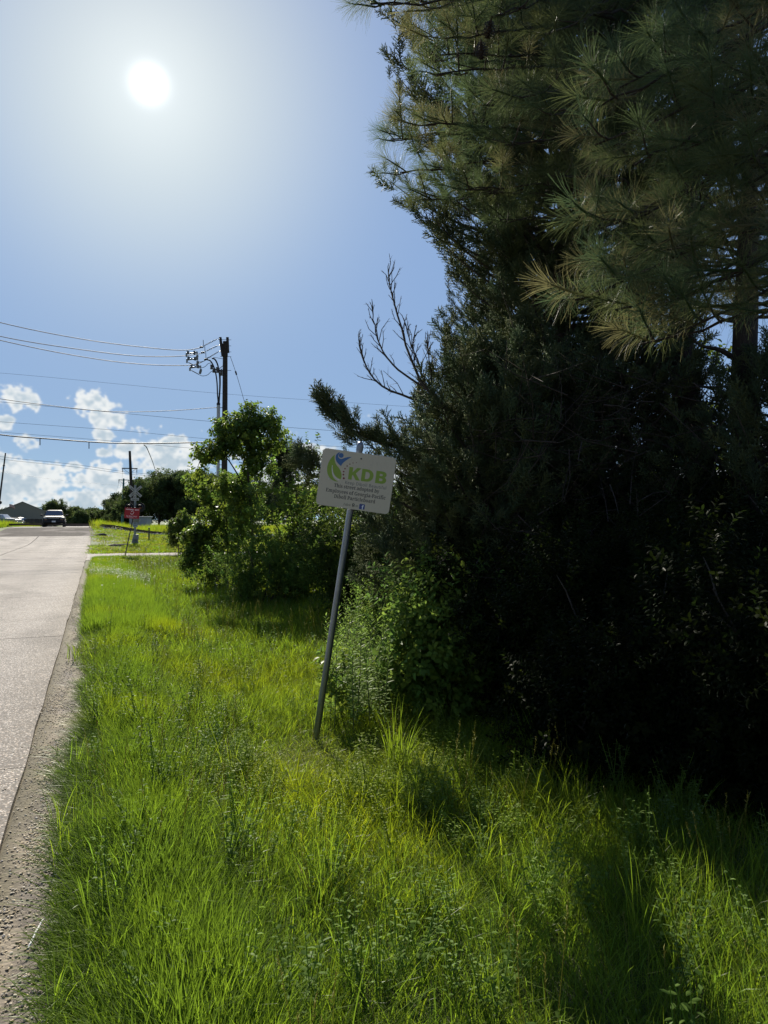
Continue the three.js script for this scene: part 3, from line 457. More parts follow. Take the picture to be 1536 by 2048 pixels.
{
  const depth = 48, b = groundAt(270, 1088, depth), t = thing('crossing_signal', 'railway crossing signal with white crossbuck, lights and grey base', 'crossing signal', [b.x, b.y, b.z], YAW * 0.4);
  const yy = (v) => P(270, v, depth).y - b.y, k = depth / F;
  part('post', cyl(0.065, 0.065, yy(970), 0, yy(970) / 2, 0, 14), galv, t);
  const sg = std(0.24, 0.25, 0.26, 0.6, 0.3);
  part('base', [cyl(0.14, 0.24, 0.5, 0, 0.25, 0, 12), box(0.6, 0.1, 0.6, 0, 0.03, 0)], std(0.16, 0.17, 0.175, 0.7, 0.2), t);
  { const y = yy(1041); const g = new THREE.CylinderGeometry(0.36, 0.16, 0.42, 4, 1); g.rotateY(Math.PI / 4); g.scale(1, 1, 0.5); g.translate(0.05, y - 0.12, 0.08); part('gate_mechanism', g, sg, t); }
  const text = (x, s, w, h, size, font = 'sans-serif') => { x.fillStyle = '#161616'; x.textAlign = 'center'; x.textBaseline = 'middle'; x.font = `bold ${size}px ${font}`; x.fillText(s, w / 2, h / 2 + size * 0.05); };
  for (const [a, word, z] of [[-Math.PI / 4.3, 'RAILROAD', 0.13], [Math.PI / 4.3, 'CROSSING', 0.11]]) {
    const { g, t: tx } = sheetSign(0.98, 0.165, 0.012, 0.01, (x, w, h) => { x.fillStyle = '#161616'; const cut = word.slice(0, 4), cut2 = word.slice(4); x.textBaseline = 'middle'; x.font = `bold ${h * 0.78}px sans-serif`; x.textAlign = 'right'; x.fillText(cut, w * 0.44, h * 0.53); x.textAlign = 'left'; x.fillText(cut2, w * 0.56, h * 0.53); });
    g.rotateZ(a); g.translate(0.03, yy(983), z - 0.02); part('crossbuck', g, new THREE.MeshStandardMaterial({ map: tx, roughness: 0.45 }), t);
  }
  { const { g, t: tx } = sheetSign(0.17, 0.2, 0.012, 0.008, (x, w, h) => text(x, '2', w, h, h * 0.8), 128); g.translate(0, yy(994), 0.09); part('count_plate', g, new THREE.MeshStandardMaterial({ map: tx, roughness: 0.45 }), t); }
  { const { g, t: tx } = sheetSign(0.5, 0.165, 0.012, 0.008, (x, w, h) => text(x, 'TRACKS', w, h, h * 0.7)); g.translate(0, yy(998.6), 0.1); part('tracks_plate', g, new THREE.MeshStandardMaterial({ map: tx, roughness: 0.45 }), t); }
  for (const s of [-1, 1]) {
    const g = new THREE.CylinderGeometry(0.30, 0.30, 0.03, 24); g.rotateX(Math.PI / 2); g.translate(s * 0.34, yy(1015), 0.14); const bg = part('light_backing', g, blackRubber, t);
    const h = new THREE.CylinderGeometry(0.17, 0.2, 0.26, 18, 1, true, Math.PI * 0.5, Math.PI); h.rotateX(Math.PI / 2); h.translate(s * 0.34, yy(1015) + 0.01, 0.28); part('hood', h, new THREE.MeshStandardMaterial({ color: 0x08080a, roughness: 0.6, side: THREE.DoubleSide }), bg);
    const l = new THREE.SphereGeometry(0.14, 18, 10, 0, TAU, 0, 0.9); l.rotateX(Math.PI / 2); l.translate(s * 0.34, yy(1015), 0.08); part('lens', l, new THREE.MeshPhysicalMaterial({ color: new THREE.Color().setRGB(0.09, 0.005, 0.006), roughness: 0.2, clearcoat: 1 }), bg);
  }
  part('light_arm', box(0.8, 0.07, 0.07, 0, yy(1015), 0.05), galv, t);
  { const { g, t: tx } = sheetSign(0.3, 0.36, 0.01, 0.01, (x, w, h) => { x.fillStyle = '#2a3038'; x.fillRect(w * 0.18, h * 0.2, w * 0.64, h * 0.12); x.fillRect(w * 0.18, h * 0.55, w * 0.64, h * 0.1); }, 128, '#9aa2a8'); g.translate(0.03, yy(1049), 0.16); part('notice_plate', g, new THREE.MeshStandardMaterial({ map: tx, roughness: 0.5 }), t); }
  part('control_box', box(0.3, 0.34, 0.22, 0.08, yy(1074), 0.14, 0.02), sg, t);
}
// ------------------------------------------------------------------ red notice on a leaning post
{
  const depth = 33, b = groundAt(250, 1108, depth), top = P(266.5, 1034, depth), t = thing('notice_sign', 'red sign with white lettering on a leaning grey stake', 'sign', [b.x, b.y, b.z]);
  const rel = top.sub(b), dir = rel.clone().normalize(), up = rel.clone().addScaledVector(dir, 0.42); 
  part('stake', rod(V(0, 0, 0).addScaledVector(dir, -0.2), up, 0.024, 8), darkSteel, t);
  const { g, t: tx } = sheetSign(0.66, 0.46, 0.006, 0.02, (x, w, h) => {
    x.fillStyle = '#e8cfd0'; x.textAlign = 'center'; x.textBaseline = 'middle';
    const r = rng(3); for (const [a, e] of [[0.07, 0.62], [0.68, 0.95]]) for (let q = a * w; q < e * w - 6; q += w * 0.045) { x.fillRect(q, h * (0.09 + r() * 0.02), w * 0.034, h * (0.09 + r() * 0.03)); }
    x.font = `bold ${h * 0.165}px sans-serif`; x.fillText('Do Not Litter', w / 2, h * 0.79);
    x.lineWidth = h * 0.045; x.strokeStyle = '#efe4e4'; x.lineCap = 'round'; x.beginPath(); x.arc(w * 0.5, h * 0.44, h * 0.15, 0.4, Math.PI * 0.85); x.stroke(); x.beginPath(); x.moveTo(w * 0.44, h * 0.36); x.quadraticCurveTo(w * 0.52, h * 0.24, w * 0.58, h * 0.3); x.stroke(); x.beginPath(); x.moveTo(w * 0.6, h * 0.42); x.lineTo(w * 0.63, h * 0.38); x.stroke();
    for (let q = 0.2; q < 0.62; q += 0.035) x.fillRect(w * q, h * 0.9, w * 0.022, h * 0.035);
  }, 512, '#a3141c');
  g.rotateZ(-0.075); const c = P(264.5, 1026.5, depth).sub(b); g.translate(c.x, c.y, c.z + 0.03); part('panel', g, new THREE.MeshStandardMaterial({ map: tx, roughness: 0.5 }), t);
  for (const k of [0.13, -0.13]) part('bolt', new THREE.SphereGeometry(0.012, 8, 6).translate(c.x + 0.02, c.y + k, c.z + 0.04), galv, t);
}
// ------------------------------------------------------------------ grey cabinet, short post, earth heaps
{
  const d = 52, b = groundAt(389, 1072, d); const t = thing('equipment_cabinet', 'grey metal railway cabinet half hidden by the leafy bush', 'cabinet', [b.x, b.y, b.z], 0.25), gm = std(0.30, 0.31, 0.34, 0.5, 0.35);
  part('body', box(1.15, 1.0, 0.8, 0, 0.6, 0, 0.02), gm, t); part('door', box(0.54, 0.9, 0.02, -0.28, 0.6, 0.41), gm, t); part('door', box(0.54, 0.9, 0.02, 0.28, 0.6, 0.41), gm, t); part('roof', box(1.25, 0.06, 0.9, 0, 1.13, 0, 0.02), gm, t); part('foundation', box(1.25, 0.24, 0.9, 0, 0, 0, 0.02), std(0.3, 0.29, 0.27, 0.9), t);
  const p = groundAt(298, 1079, 56); const q = thing('marker_post', 'short dark post standing in grass before the rails', 'post', [p.x, p.y, p.z]); part('post', cyl(0.05, 0.055, 0.95, 0, 0.42, 0, 10), darkSteel, q); part('cap', cyl(0.058, 0.058, 0.05, 0, 0.91, 0, 10), darkSteel, q);
  const sb = P(281, 1044, 95), st = thing('low_building', 'low pale shed showing under the far trees behind the signal', 'building', [sb.x, H(sb.x, sb.z), sb.z]); part('wall', box(2.2, 1.7, 2, 0, 0.85, 0, 0.02), std(0.34, 0.35, 0.38, 0.7), st); part('roof', box(2.4, 0.12, 2.2, 0, 1.76, 0, 0.02), std(0.4, 0.41, 0.43, 0.6), st);
}
for (const [u, v, d, w, lab] of [[240, 1089, 46, 0.8, 'long dark heap of earth in mown grass near the signal'], [203, 1079, 58, 0.5, 'small dark earth heap beside the end of the concrete']]) {
  const p = groundAt(u, v, d), r = rng(u), g = new THREE.SphereGeometry(1, 24, 10, 0, TAU, 0, Math.PI / 2), q = g.attributes.position; for (let i = 0; i < q.count; i++) { const f = 0.75 + 0.5 * fbm(q.getX(i) * 2 + u, q.getZ(i) * 2, 3, 3); q.setXYZ(i, q.getX(i) * w * f, q.getY(i) * 0.16 * f - 0.02, q.getZ(i) * 0.3 * f); } g.computeVertexNormals();
  const m = part('earth_heap', g, std(0.055, 0.045, 0.035, 1), scene); m.position.copy(p); tag(m, lab, 'earth heap');
}
// ------------------------------------------------------------------ the main utility pole and what hangs on it
const PD = 45, PB = P(450, 1040, PD);
{
  PB.y = H(PB.x, PB.z) - 0.5;
  const t = thing('riser_pole', 'tall dark utility pole with timber fork top and grey conduit', 'utility pole', [PB.x, PB.y, PB.z]), L = (u, v, dz = 0) => P(u, v, PD).sub(PB).add(V(0, 0, dz));
  part('pole', new Geo().tube([L(448.5, 1040).setY(0), L(449, 900), L(450, 790), L(450.5, 683)], [0.2, 0.17, 0.155, 0.14], 14).build(), poleWood, t);
  const bar = (a, b, w, d) => { const l = a.distanceTo(b), g = box(w, l, d, 0, l / 2, 0, 0.012); g.applyQuaternion(new THREE.Quaternion().setFromUnitVectors(_up, b.clone().sub(a).normalize())); g.translate(a.x, a.y, a.z); return g; };
  part('fork_timber', bar(L(446.5, 714, 0.14), L(441.5, 675.5, 0.14), 0.15, 0.1), poleWood, t); part('fork_timber', bar(L(457, 707, 0.14), L(455.8, 675.5, 0.14), 0.15, 0.1), poleWood, t);
  part('fork_block', [bar(L(450.5, 714, 0.1), L(450.5, 688, 0.1), 0.34, 0.12)], poleWood, t);
  for (const v of [680, 692, 704, 713.5, 741]) part('through_bolt', rod(L(441, v, 0.1), L(463, v + 0.6, 0.1), 0.014, 6), darkSteel, t);
  // conduit, its cap and straps
  part('conduit', new Geo().tube([L(436.5, 1040, 0.1).setY(0), L(437, 920, 0.1), L(437.6, 811, 0.1)], [0.1, 0.1, 0.1], 14).build(), std(0.42, 0.43, 0.43, 0.5), t);
  part('conduit_cap', [cyl(0.11, 0.11, 0.1, L(437.6, 809).x, L(437.6, 809).y, 0.1, 14), cyl(0.06, 0.11, 0.07, L(437.6, 806).x, L(437.6, 806).y, 0.1, 14)], blackRubber, t);
  for (const v of [835.5, 816, 880, 930]) part('strap', rod(L(432, v, 0.12), L(450, v, 0.12), 0.02, 6), darkSteel, t);
  for (const [p, rr] of [[[[437.2, 806], [436, 790], [434.8, 765], [432, 746], [427, 731], [421, 722], [416, 720.5]], 0.045], [[[438.2, 806], [440, 785], [440.5, 760], [438, 738], [434.5, 726], [430, 719], [425, 717.5]], 0.05]])
    part('cable', new THREE.TubeGeometry(new THREE.CatmullRomCurve3(p.map(([u, v]) => L(u, v, 0.12))), 40, rr * 0.9, 8), blackRubber, t);
  part('cable', new THREE.TubeGeometry(new THREE.CatmullRomCurve3([[439, 806], [441, 770], [441.5, 745], [444, 738]].map(([u, v]) => L(u, v, 0.05))), 30, 0.03, 8), blackRubber, t);
  part('lead', new THREE.TubeGeometry(new THREE.CatmullRomCurve3([[425, 717], [428, 715.5], [440, 717], [446, 718]].map(([u, v]) => L(u, v, 0.05))), 20, 0.014, 6), wireMat, t);
  // arrester bracket
  const br = part('bracket', [bar(L(428, 739, 0.12), L(447, 742, 0.12), 0.07, 0.07), rod(L(437, 739), L(446, 731), 0.02), rod(L(441, 748), L(447, 737), 0.02)], darkSteel, t);
  for (const [u, v, h] of [[424.5, 735, 0.26], [429, 742, 0.24], [436, 741, 0.32], [443.5, 747, 0.3]]) { const c = L(u, v, 0.14), g = []; for (let k = 0; k < 5; k++) g.push(cyl(k % 2 ? 0.07 : 0.1, k % 2 ? 0.07 : 0.1, h / 5, c.x, c.y + (k - 2) * h / 5, c.z, 12)); part('arrester', g, std(0.07, 0.06, 0.055, 0.4), br); }
  // dead-end insulators to the three lines
  for (const [a, b, c] of [[[441, 679], [434, 679.5], [404, 695]], [[443, 691.5], [437, 692], [407, 706]], [[444, 703.5], [438, 704], [413, 719.5]]]) {
    const g = [rod(L(...a, 0.12), L(...b, 0.12), 0.016), rod(L(...b, 0.12), L(...c, 0.12), 0.014)], p = L(...b, 0.12), q = L(...c, 0.12), d = q.clone().sub(p);
    for (let k = 1; k < 9; k++) { const m = cyl(k % 2 ? 0.045 : 0.035, 0.045, 0.03, 0, 0, 0, 10); m.applyQuaternion(new THREE.Quaternion().setFromUnitVectors(_up, d.clone().normalize())); const e = p.clone().addScaledVector(d, k / 11); m.translate(e.x, e.y, e.z); g.push(m); }
    part('line_insulator', g, std(0.09, 0.09, 0.095, 0.4), t);
    const s = L(c[0] + (c[1] > 710 ? 0 : 4), c[1] - 1, 0.12), s2 = s.clone().add(V(-0.02, 0.40, 0)); part('guard_rod', rod(s, s2, 0.018), wireMat, t); part('clamp', box(0.22, 0.1, 0.08, q.x, q.y, q.z, 0.02), darkSteel, t);
  }
  for (const v of [697, 817, 822]) part('bolt', box(0.06, 0.05, 0.42, L(453, v).x, L(453, v).y, 0), darkSteel, t);
}
const wirePts = (list, z0, z1) => { const u0 = list[0][0], u1 = list.at(-1)[0]; return list.map(([u, v]) => P(u, v, 1 / lerp(1 / z0, 1 / z1, (u - u0) / (u1 - u0)))); };
wire('topmost thick line sagging from the pole fork to upper left', wirePts([[-400, 508], [-200, 588], [0, 645], [161, 677.7], [283, 694], [373, 700.4], [404, 695]], 36, PD), 0.022);
wire('second line from the top, running into the hanging switches', wirePts([[-400, 545], [-200, 619], [0, 672.5], [161, 699], [283, 712.5], [373, 711.5], [407, 706]], 36, PD), 0.022);
wire('third line from the top, ending at the lowest hanging switch', wirePts([[-400, 560], [-200, 629], [0, 680.5], [161, 713], [283, 728.5], [380, 730.3], [397, 727], [413, 719.5]], 36, PD), 0.022);
wire('faint straight line high above the clouds, crossing behind the pole', wirePts([[-300, 727], [0, 746], [440, 787], [740, 808], [1000, 826]], 90, 90), 0.013);
wire('line just above the single cloud, curving up to the conduit', wirePts([[-300, 745], [0, 797.6], [100, 811], [222, 823], [330, 822], [434, 815]], 36, PD - 0.1), 0.018);
wire('thin line below the one over the single cloud, passing behind the pole', wirePts([[-300, 775], [0, 803.7], [250, 827], [435, 844], [620, 858], [900, 878]], 80, 80), 0.017);
wire('thin line across the lower half of the single tall cloud', wirePts([[-300, 820], [0, 843.5], [250, 862], [420, 878], [640, 891], [900, 905]], 80, 80), 0.015);
wire('upper line of the close pair under the single tall cloud', wirePts([[-300, 838], [0, 864], [200, 880], [404, 898], [640, 912]], 80, 80), 0.015);
{
  const pts = [[-300, 820], [0, 869.5], [100, 878], [222, 886], [330, 886.5], [428, 884]];
  wire('thick bundled cable running level to the pole at treetop height', wirePts(pts, 36, PD - 0.1), 0.035);
  for (const [u, v, lab] of [[80, 876.5, 'short cable drop hanging from the bundled cable, left one'], [178, 883.5, 'short cable drop hanging from the bundled cable, right one']]) { const z = 1 / lerp(1 / 36, 1 / PD, (u + 300) / 728), a = P(u, v, z), b = P(u, v + 14, z); tag(part('cable_drop', rod(a, b, 0.025), blackRubber, scene), lab, 'cable'); }
}
wire('thin service line dropping steeply from the bundled cable to the far trees', wirePts([[288, 890], [292, 893], [299, 908], [306, 926], [312, 946]], 44, 90), 0.03);
wire('upper of two faint lines low over the far clouds', wirePts([[-200, 880], [0, 913], [150, 929], [254, 944], [380, 955]], 110, 115), 0.02, undefined);
wire('lower of two faint lines low over the far clouds', wirePts([[-200, 887], [0, 918], [150, 934], [258, 948], [380, 958]], 110, 115), 0.02, undefined);
wire('faintest line crossing the cloud bank beneath the low pair', wirePts([[-200, 925], [0, 944], [120, 960], [250, 972]], 110, 170), 0.014);
{ const a = P(461, 714, PD), b = P(472, 746, PD + 1), c = P(493, 818, PD + 3), d = P(540, 990, PD + 9); const m = part('guy_wire', new THREE.TubeGeometry(new THREE.CatmullRomCurve3([a, b, c, d]), 40, 0.014, 5), wireMat, scene); tag(m, 'steel guy wire slanting down from the pole fork behind the tree', 'guy wire'); const q = part('guy_insulator', cyl(0.05, 0.05, 0.22, 0, 0, 0, 10), blackRubber, m); q.position.copy(b); q.rotation.z = 0.3; }
// three switches hanging on the lines
for (const [u, v, s, lab] of [[382, 702, 1, 'uppermost hanging line switch beside the pole'], [383, 714, 1, 'middle hanging line switch beside the pole'], [389, 730, 1, 'lowest hanging line switch beside the pole']]) {
  const o = P(u, v, PD - 0.6), k = (PD - 0.6) / F, t = thing('line_switch', lab, 'line switch', [o.x, o.y, o.z], 0, undefined), q = (x, y, z = 0) => V(x * k, -y * k, z), grey = std(0.30, 0.31, 0.31, 0.5, 0.3);
  part('bar', [rod(q(-9, 6), q(12, 3), 0.04, 8)], grey, t);
  for (const x of [-6, 7]) part('insulator', [0, 1, 2, 3].map((j) => cyl(j % 2 ? 0.05 : 0.075, 0.075, 0.05, x * k, -(1 + j * 1.5) * k, 0, 10)), std(0.12, 0.12, 0.12, 0.4), t);
  part('hinge', [box(0.1, 0.24, 0.08, q(-9, 8).x, q(-9, 8).y, 0, 0.02), box(0.09, 0.18, 0.08, q(12, 4).x, q(12, 4).y, 0, 0.02)], grey, t);
  part('blade', rod(q(-6, 11), q(9, 19), 0.025, 8), darkSteel, t);
  const f = new THREE.CapsuleGeometry(0.075, 0.18, 6, 12); f.rotateZ(-0.25); f.translate(q(12, 13).x, q(12, 13).y, 0); part('fuse_body', f, std(0.16, 0.16, 0.15, 0.5), t);
  part('jumper', new THREE.TubeGeometry(new THREE.CatmullRomCurve3([q(10, 20), q(16, 22), q(26, 20), q(34, 13), q(40, 12)]), 20, 0.016, 6), wireMat, t);
}

// ------------------------------------------------------------------ the street sign
{
  const dz = 6.2, b = P(630, 1490, dz), top = P(720, 893, dz - 0.05); b.y = H(b.x, b.z);
  const bb = P(627, 1506, dz); const t = thing('street_sign', 'white adopted street sign on a leaning round galvanized post', 'sign', [bb.x, b.y, bb.z]);
  const o = V(bb.x, b.y, bb.z), r = 0.027, foot = bb.clone().sub(o), tip = top.clone().sub(o), dir = tip.clone().sub(foot).normalize();
  const galvTex = texture(256, (u, v) => { const n = tfbm(u, v, 6, 5, 3), k = 0.55 + 0.6 * n; return [k, k, k]; });
  const gp = new THREE.MeshStandardMaterial({ color: new THREE.Color().setRGB(0.30, 0.31, 0.325), map: galvTex, roughness: 0.38, metalness: 0.9, bumpMap: galvTex, bumpScale: 0.001 });
  part('post', new Geo().tube([foot.clone().addScaledVector(dir, -0.5), foot.clone().lerp(tip, 0.5), tip], [r, r, r], 24).build(), gp, t);
  const cg = new THREE.LatheGeometry([[r * 1.09, -0.035], [r * 1.09, 0], [r * 1.0, 0.018], [r * 0.7, 0.033], [r * 0.35, 0.041], [0.0001, 0.043]].map((q) => new THREE.Vector2(...q)), 24); cg.applyQuaternion(new THREE.Quaternion().setFromUnitVectors(_up, dir)); cg.translate(tip.x, tip.y, tip.z); part('cap', cg, gp, t);
  // panel from its four corners in the photograph; the sheet stands square to its post
  const W = 0.605, Hh = 0.467, rr = 0.032;
  const draw = (x, w, h) => {
    const g = x.createLinearGradient ? null : null;
    x.fillStyle = 'rgba(110,98,74,0.07)'; const rn = rng(4); for (let i = 0; i < 140; i++) { x.beginPath(); x.arc(rn() * w, rn() * h, rn() * rn() * 26, 0, 7); x.fill(); }
    for (let i = 0; i < 60; i++) { x.fillStyle = `rgba(90,78,56,${0.03 + 0.08 * rn()})`; const xx = rn() * w; x.fillRect(xx, rn() * h * 0.6, 1 + rn() * 4, h * 0.35 * rn()); }
    const S = w / 1000, X = (a) => a * S, green = '#8aa236', blue = '#3a669c';
    // leaf
    x.fillStyle = green; x.beginPath(); x.moveTo(X(165), X(70)); x.bezierCurveTo(X(60), X(170), X(55), X(360), X(180), X(418)); x.bezierCurveTo(X(215), X(430), X(240), X(432), X(262), X(424)); x.bezierCurveTo(X(190), X(410), X(145), X(340), X(160), X(250)); x.bezierCurveTo(X(175), X(330), X(215), X(380), X(290), X(392)); x.bezierCurveTo(X(310), X(330), X(280), X(270), X(225), X(225)); x.bezierCurveTo(X(180), X(185), X(165), X(130), X(165), X(70)); x.fill();
    x.strokeStyle = '#e6e4de'; x.lineWidth = X(7); x.beginPath(); x.moveTo(X(152), X(220)); x.bezierCurveTo(X(150), X(320), X(190), X(385), X(275), X(405)); x.stroke();
    // figure
    x.fillStyle = blue; x.beginPath(); x.arc(X(252), X(70), X(33), 0, 7); x.fill();
    x.beginPath(); x.moveTo(X(235), X(25)); x.bezierCurveTo(X(175), X(45), X(160), X(110), X(205), X(165)); x.bezierCurveTo(X(230), X(190), X(255), X(205), X(272), X(215)); x.bezierCurveTo(X(275), X(180), X(300), X(145), X(395), X(72)); x.bezierCurveTo(X(330), X(75), X(290), X(105), X(262), X(118)); x.bezierCurveTo(X(215), X(118), X(195), X(80), X(235), X(25)); x.fill();
    // dots
    x.fillStyle = '#7a2230'; for (const [a, q, z] of [[330, 372, 14], [318, 323, 12], [316, 282, 11], [328, 240, 10], [352, 200, 9], [385, 170, 8], [425, 148, 7], [470, 138, 5.5]]) { x.beginPath(); x.arc(X(a), X(q), X(z), 0, 7); x.fill(); }
    x.fillStyle = green; x.font = `bold ${X(226)}px sans-serif`; x.textBaseline = 'alphabetic'; x.textAlign = 'left';
    const put = (str, a, q, wide) => { const m = x.measureText(str).width; x.save(); x.translate(X(a), X(q)); x.scale(X(wide) / m, 1); x.fillText(str, 0, 0); x.restore(); };
    const bold = (str, a, q, wide) => { x.lineWidth = X(7); x.strokeStyle = green; put(str, a, q, wide); const m = x.measureText(str).width; x.save(); x.translate(X(a), X(q)); x.scale(X(wide) / m, 1); x.strokeText(str, 0, 0); x.restore(); };
    bold('KDB', 366, 372, 548);
    x.fillStyle = '#55565a'; x.font = `${X(58)}px sans-serif`; x.letterSpacing = '2px'; put('Keep Diboll Beautiful', 352, 443, 572); x.letterSpacing = '0px';
    x.fillStyle = '#2b292a'; x.font = `bold ${X(68)}px serif`; put('This street adopted by', 212, 505, 620); put('Employees of Georgia-Pacific', 110, 580, 820); put('Diboll Particleboard', 232, 652, 566);
    x.font = `italic ${X(44)}px serif`; put('Follow', 372, 735, 100); put('on', 535, 733, 38); 
    x.font = `bold ${X(40)}px serif`; put('us', 492, 740, 36); x.beginPath(); x.arc(X(508), X(708), X(13), 0, 7); x.lineWidth = X(9); x.strokeStyle = '#1d1c1e'; x.stroke();
    x.fillStyle = '#3b4a86'; x.beginPath(); x.roundRect ? x.roundRect(X(590), X(683), X(76), X(72), X(10)) : x.rect(X(590), X(683), X(76), X(72)); x.fill(); x.fillStyle = '#eeeef2'; x.font = `bold ${X(74)}px sans-serif`; put('f', 622, 752, 28);
  };
  const { g, t: tx } = sheetSign(W, Hh, 0.0025, rr, draw, 1536, '#cabda6');
  const c = [[650, 897], [792, 918], [778, 1027], [630, 1008]].map(([u, v]) => P(u, v, dz - 0.05)), mid = c.reduce((a, q) => a.add(q), V(0, 0, 0)).multiplyScalar(0.25);
  const ex = c[1].clone().sub(c[0]).add(c[2]).sub(c[3]).normalize(), ey = dir.clone(); ex.addScaledVector(ey, -ex.dot(ey) * 0.25).normalize(); const ez = ex.clone().cross(ey).normalize(); const ey2 = ez.clone().cross(ex);
  const rot = M4().makeBasis(ex, ey2, ez);
  g.applyMatrix4(rot); const pm = mid.clone().sub(o).addScaledVector(ez, 0.035); g.translate(pm.x, pm.y, pm.z);
  const panel = part('panel', g, new THREE.MeshStandardMaterial({ map: tx, roughness: 0.35 }), t);
  const on = (a, q, z = 0.006) => pm.clone().addScaledVector(ex, (a - 0.5) * W).addScaledVector(ey2, (0.5 - q) * Hh).addScaledVector(ez, z);
  const bolt = (a, q, m, rad) => { const k = new THREE.CylinderGeometry(rad, rad, 0.008, 12); k.rotateX(Math.PI / 2); k.applyMatrix4(rot); const w = on(a, q); k.translate(w.x, w.y, w.z); part('bolt', k, m, panel); };
  bolt(0.527, 0.1, blackRubber, 0.0065); bolt(0.13, 0.53, whitePaint, 0.004);
}
// ------------------------------------------------------------------ trees: shared sprays of foliage
const needleMat = leafMat(0.10, 0.13, 0.05, { through: 0.5, gloss: 0.15, glossRough: 0.36 });
const cedarMat = leafMat(0.13, 0.165, 0.068, { through: 0.42, gloss: 0.06, glossRough: 0.4 });
const tallowMat = leafMat(0.125, 0.185, 0.028, { through: 0.6, gloss: 0.12, glossRough: 0.3 });
const shrubMat = leafMat(0.11, 0.17, 0.03, { through: 0.55, spec: 0.06, gloss: 0.04, glossRough: 0.32 });
const farLeaf = leafMat(0.08, 0.115, 0.034, { through: 0.45, gloss: 0.05, glossRough: 0.4 });
function cedarSpray(seed) {                        // upright plume 0.3 m long
  const r = rng(seed), g = new Geo(), L = 0.23;
  g.spike(V(0, -0.02, 0), V(0.01, L * 0.95, 0), 0.004);
  for (let k = 0; k < 17; k++) {
    const h = 0.01 + (k / 17) * L * 0.88, a = k * 2.4 + r() * 0.6, l = (0.03 + 0.075 * Math.sin(Math.PI * (0.2 + 0.75 * k / 17))) * (0.75 + 0.5 * r()), d = V(Math.cos(a) * 0.72, 0.72 + 0.3 * r(), Math.sin(a) * 0.72).normalize(), o = V(0, h, 0), e = o.clone().addScaledVector(d, l);
    g.spike(o, e, 0.0058);
    for (let j = 0; j < 6; j++) { const q = o.clone().lerp(e, 0.12 + 0.16 * j), dd = d.clone().add(randDir(r).multiplyScalar(0.95)).normalize(); g.spike(q, q.clone().addScaledVector(dd, 0.02 + 0.02 * r()), 0.0055); }
  }
  return g.build();
}
const cedarSprays = [1, 2, 3, 4].map(cedarSpray);
function needleTuft(seed, n = 135) {               // bottlebrush at a twig end
  const r = rng(seed), g = new Geo();
  g.tube([V(0, -0.10, 0), V(0.004, 0.05, 0), V(0, 0.11, 0)], [0.006, 0.006, 0.004], 5);
  for (let k = 0; k < n; k++) {
    const h = -0.07 + 0.19 * Math.pow(r(), 0.8), a = r() * TAU, f = clamp((h + 0.07) / 0.19), open = lerp(1.45, 0.35, f * f) * (0.75 + 0.5 * r()), d = V(Math.cos(a) * Math.sin(open), Math.cos(open), Math.sin(a) * Math.sin(open)), L = 0.115 + 0.07 * r(), o = V(0, h, 0), m = o.clone().addScaledVector(d, L * 0.55).add(V(0, 0.012, 0)), e = o.clone().addScaledVector(d, L); 
    e.addScaledVector(V(Math.cos(a), 0, Math.sin(a)), 0.012 * (r() - 0.3)); const side = d.clone().cross(randDir(r)).normalize();
    g.ribbon([o, m, e], [0.0015, 0.0018, 0.0009], side);
  }
  return g.build();
}
const tufts = [1, 2, 3, 4, 5].map((s) => needleTuft(s + 40));
function leafSprig(seed, { n = 7, len = 0.16, leaf = 0.06, wid = 0.045, round = 0.4, spread = 0.9, stem = 0.0022 } = {}) {
  const r = rng(seed), g = new Geo(); g.tube([V(0, -0.02, 0), V(0.006, len * 0.5, 0), V(0, len, 0)], [stem, stem * 0.8, stem * 0.4], 4);
  for (let k = 0; k < n; k++) { const h = len * (0.2 + 0.8 * k / Math.max(1, n - 1)), a = k * 2.4 + r(), d = V(Math.cos(a) * spread, lerp(0.5, 0.9, k / n) - 0.5 * r(), Math.sin(a) * spread).normalize(), s = leaf * (0.7 + 0.5 * r()), nn = V(r() - 0.5, 1.1, r() - 0.5).normalize(); g.leaf(V(0, h, 0).addScaledVector(d, s * 0.18), d, nn, s, wid / leaf * s, 0.22, round); }
  return g.build();
}
const tallowSprigs = [1, 2, 3].map((s) => leafSprig(s + 70, { n: 9, len: 0.2, leaf: 0.075, wid: 0.066, round: 0.35 }));
const smallSprigs = [1, 2, 3].map((s) => leafSprig(s + 80, { n: 11, len: 0.16, leaf: 0.04, wid: 0.022, round: 0.42 }));
const broadSprigs = [1, 2, 3].map((s) => leafSprig(s + 85, { n: 9, len: 0.2, leaf: 0.062, wid: 0.036, round: 0.4 }));
const farClumps = [1, 2, 3].map((s) => { const r = rng(s + 60), g = new Geo(); for (let k = 0; k < 26; k++) { const d = randDir(r), o = d.clone().multiplyScalar(0.34 * Math.cbrt(r())); g.leaf(o, randDir(r), randDir(r), 0.13 + 0.12 * r(), 0.10 + 0.06 * r(), 0.25, 0.45); } return g.build(); });

function spread(list, geos, mat, parent, name) { const sets = geos.map(() => []); list.forEach((e, i) => sets[i % geos.length].push(e)); sets.forEach((l, k) => l.length && copies(name, geos[k], mat, l, parent)); }

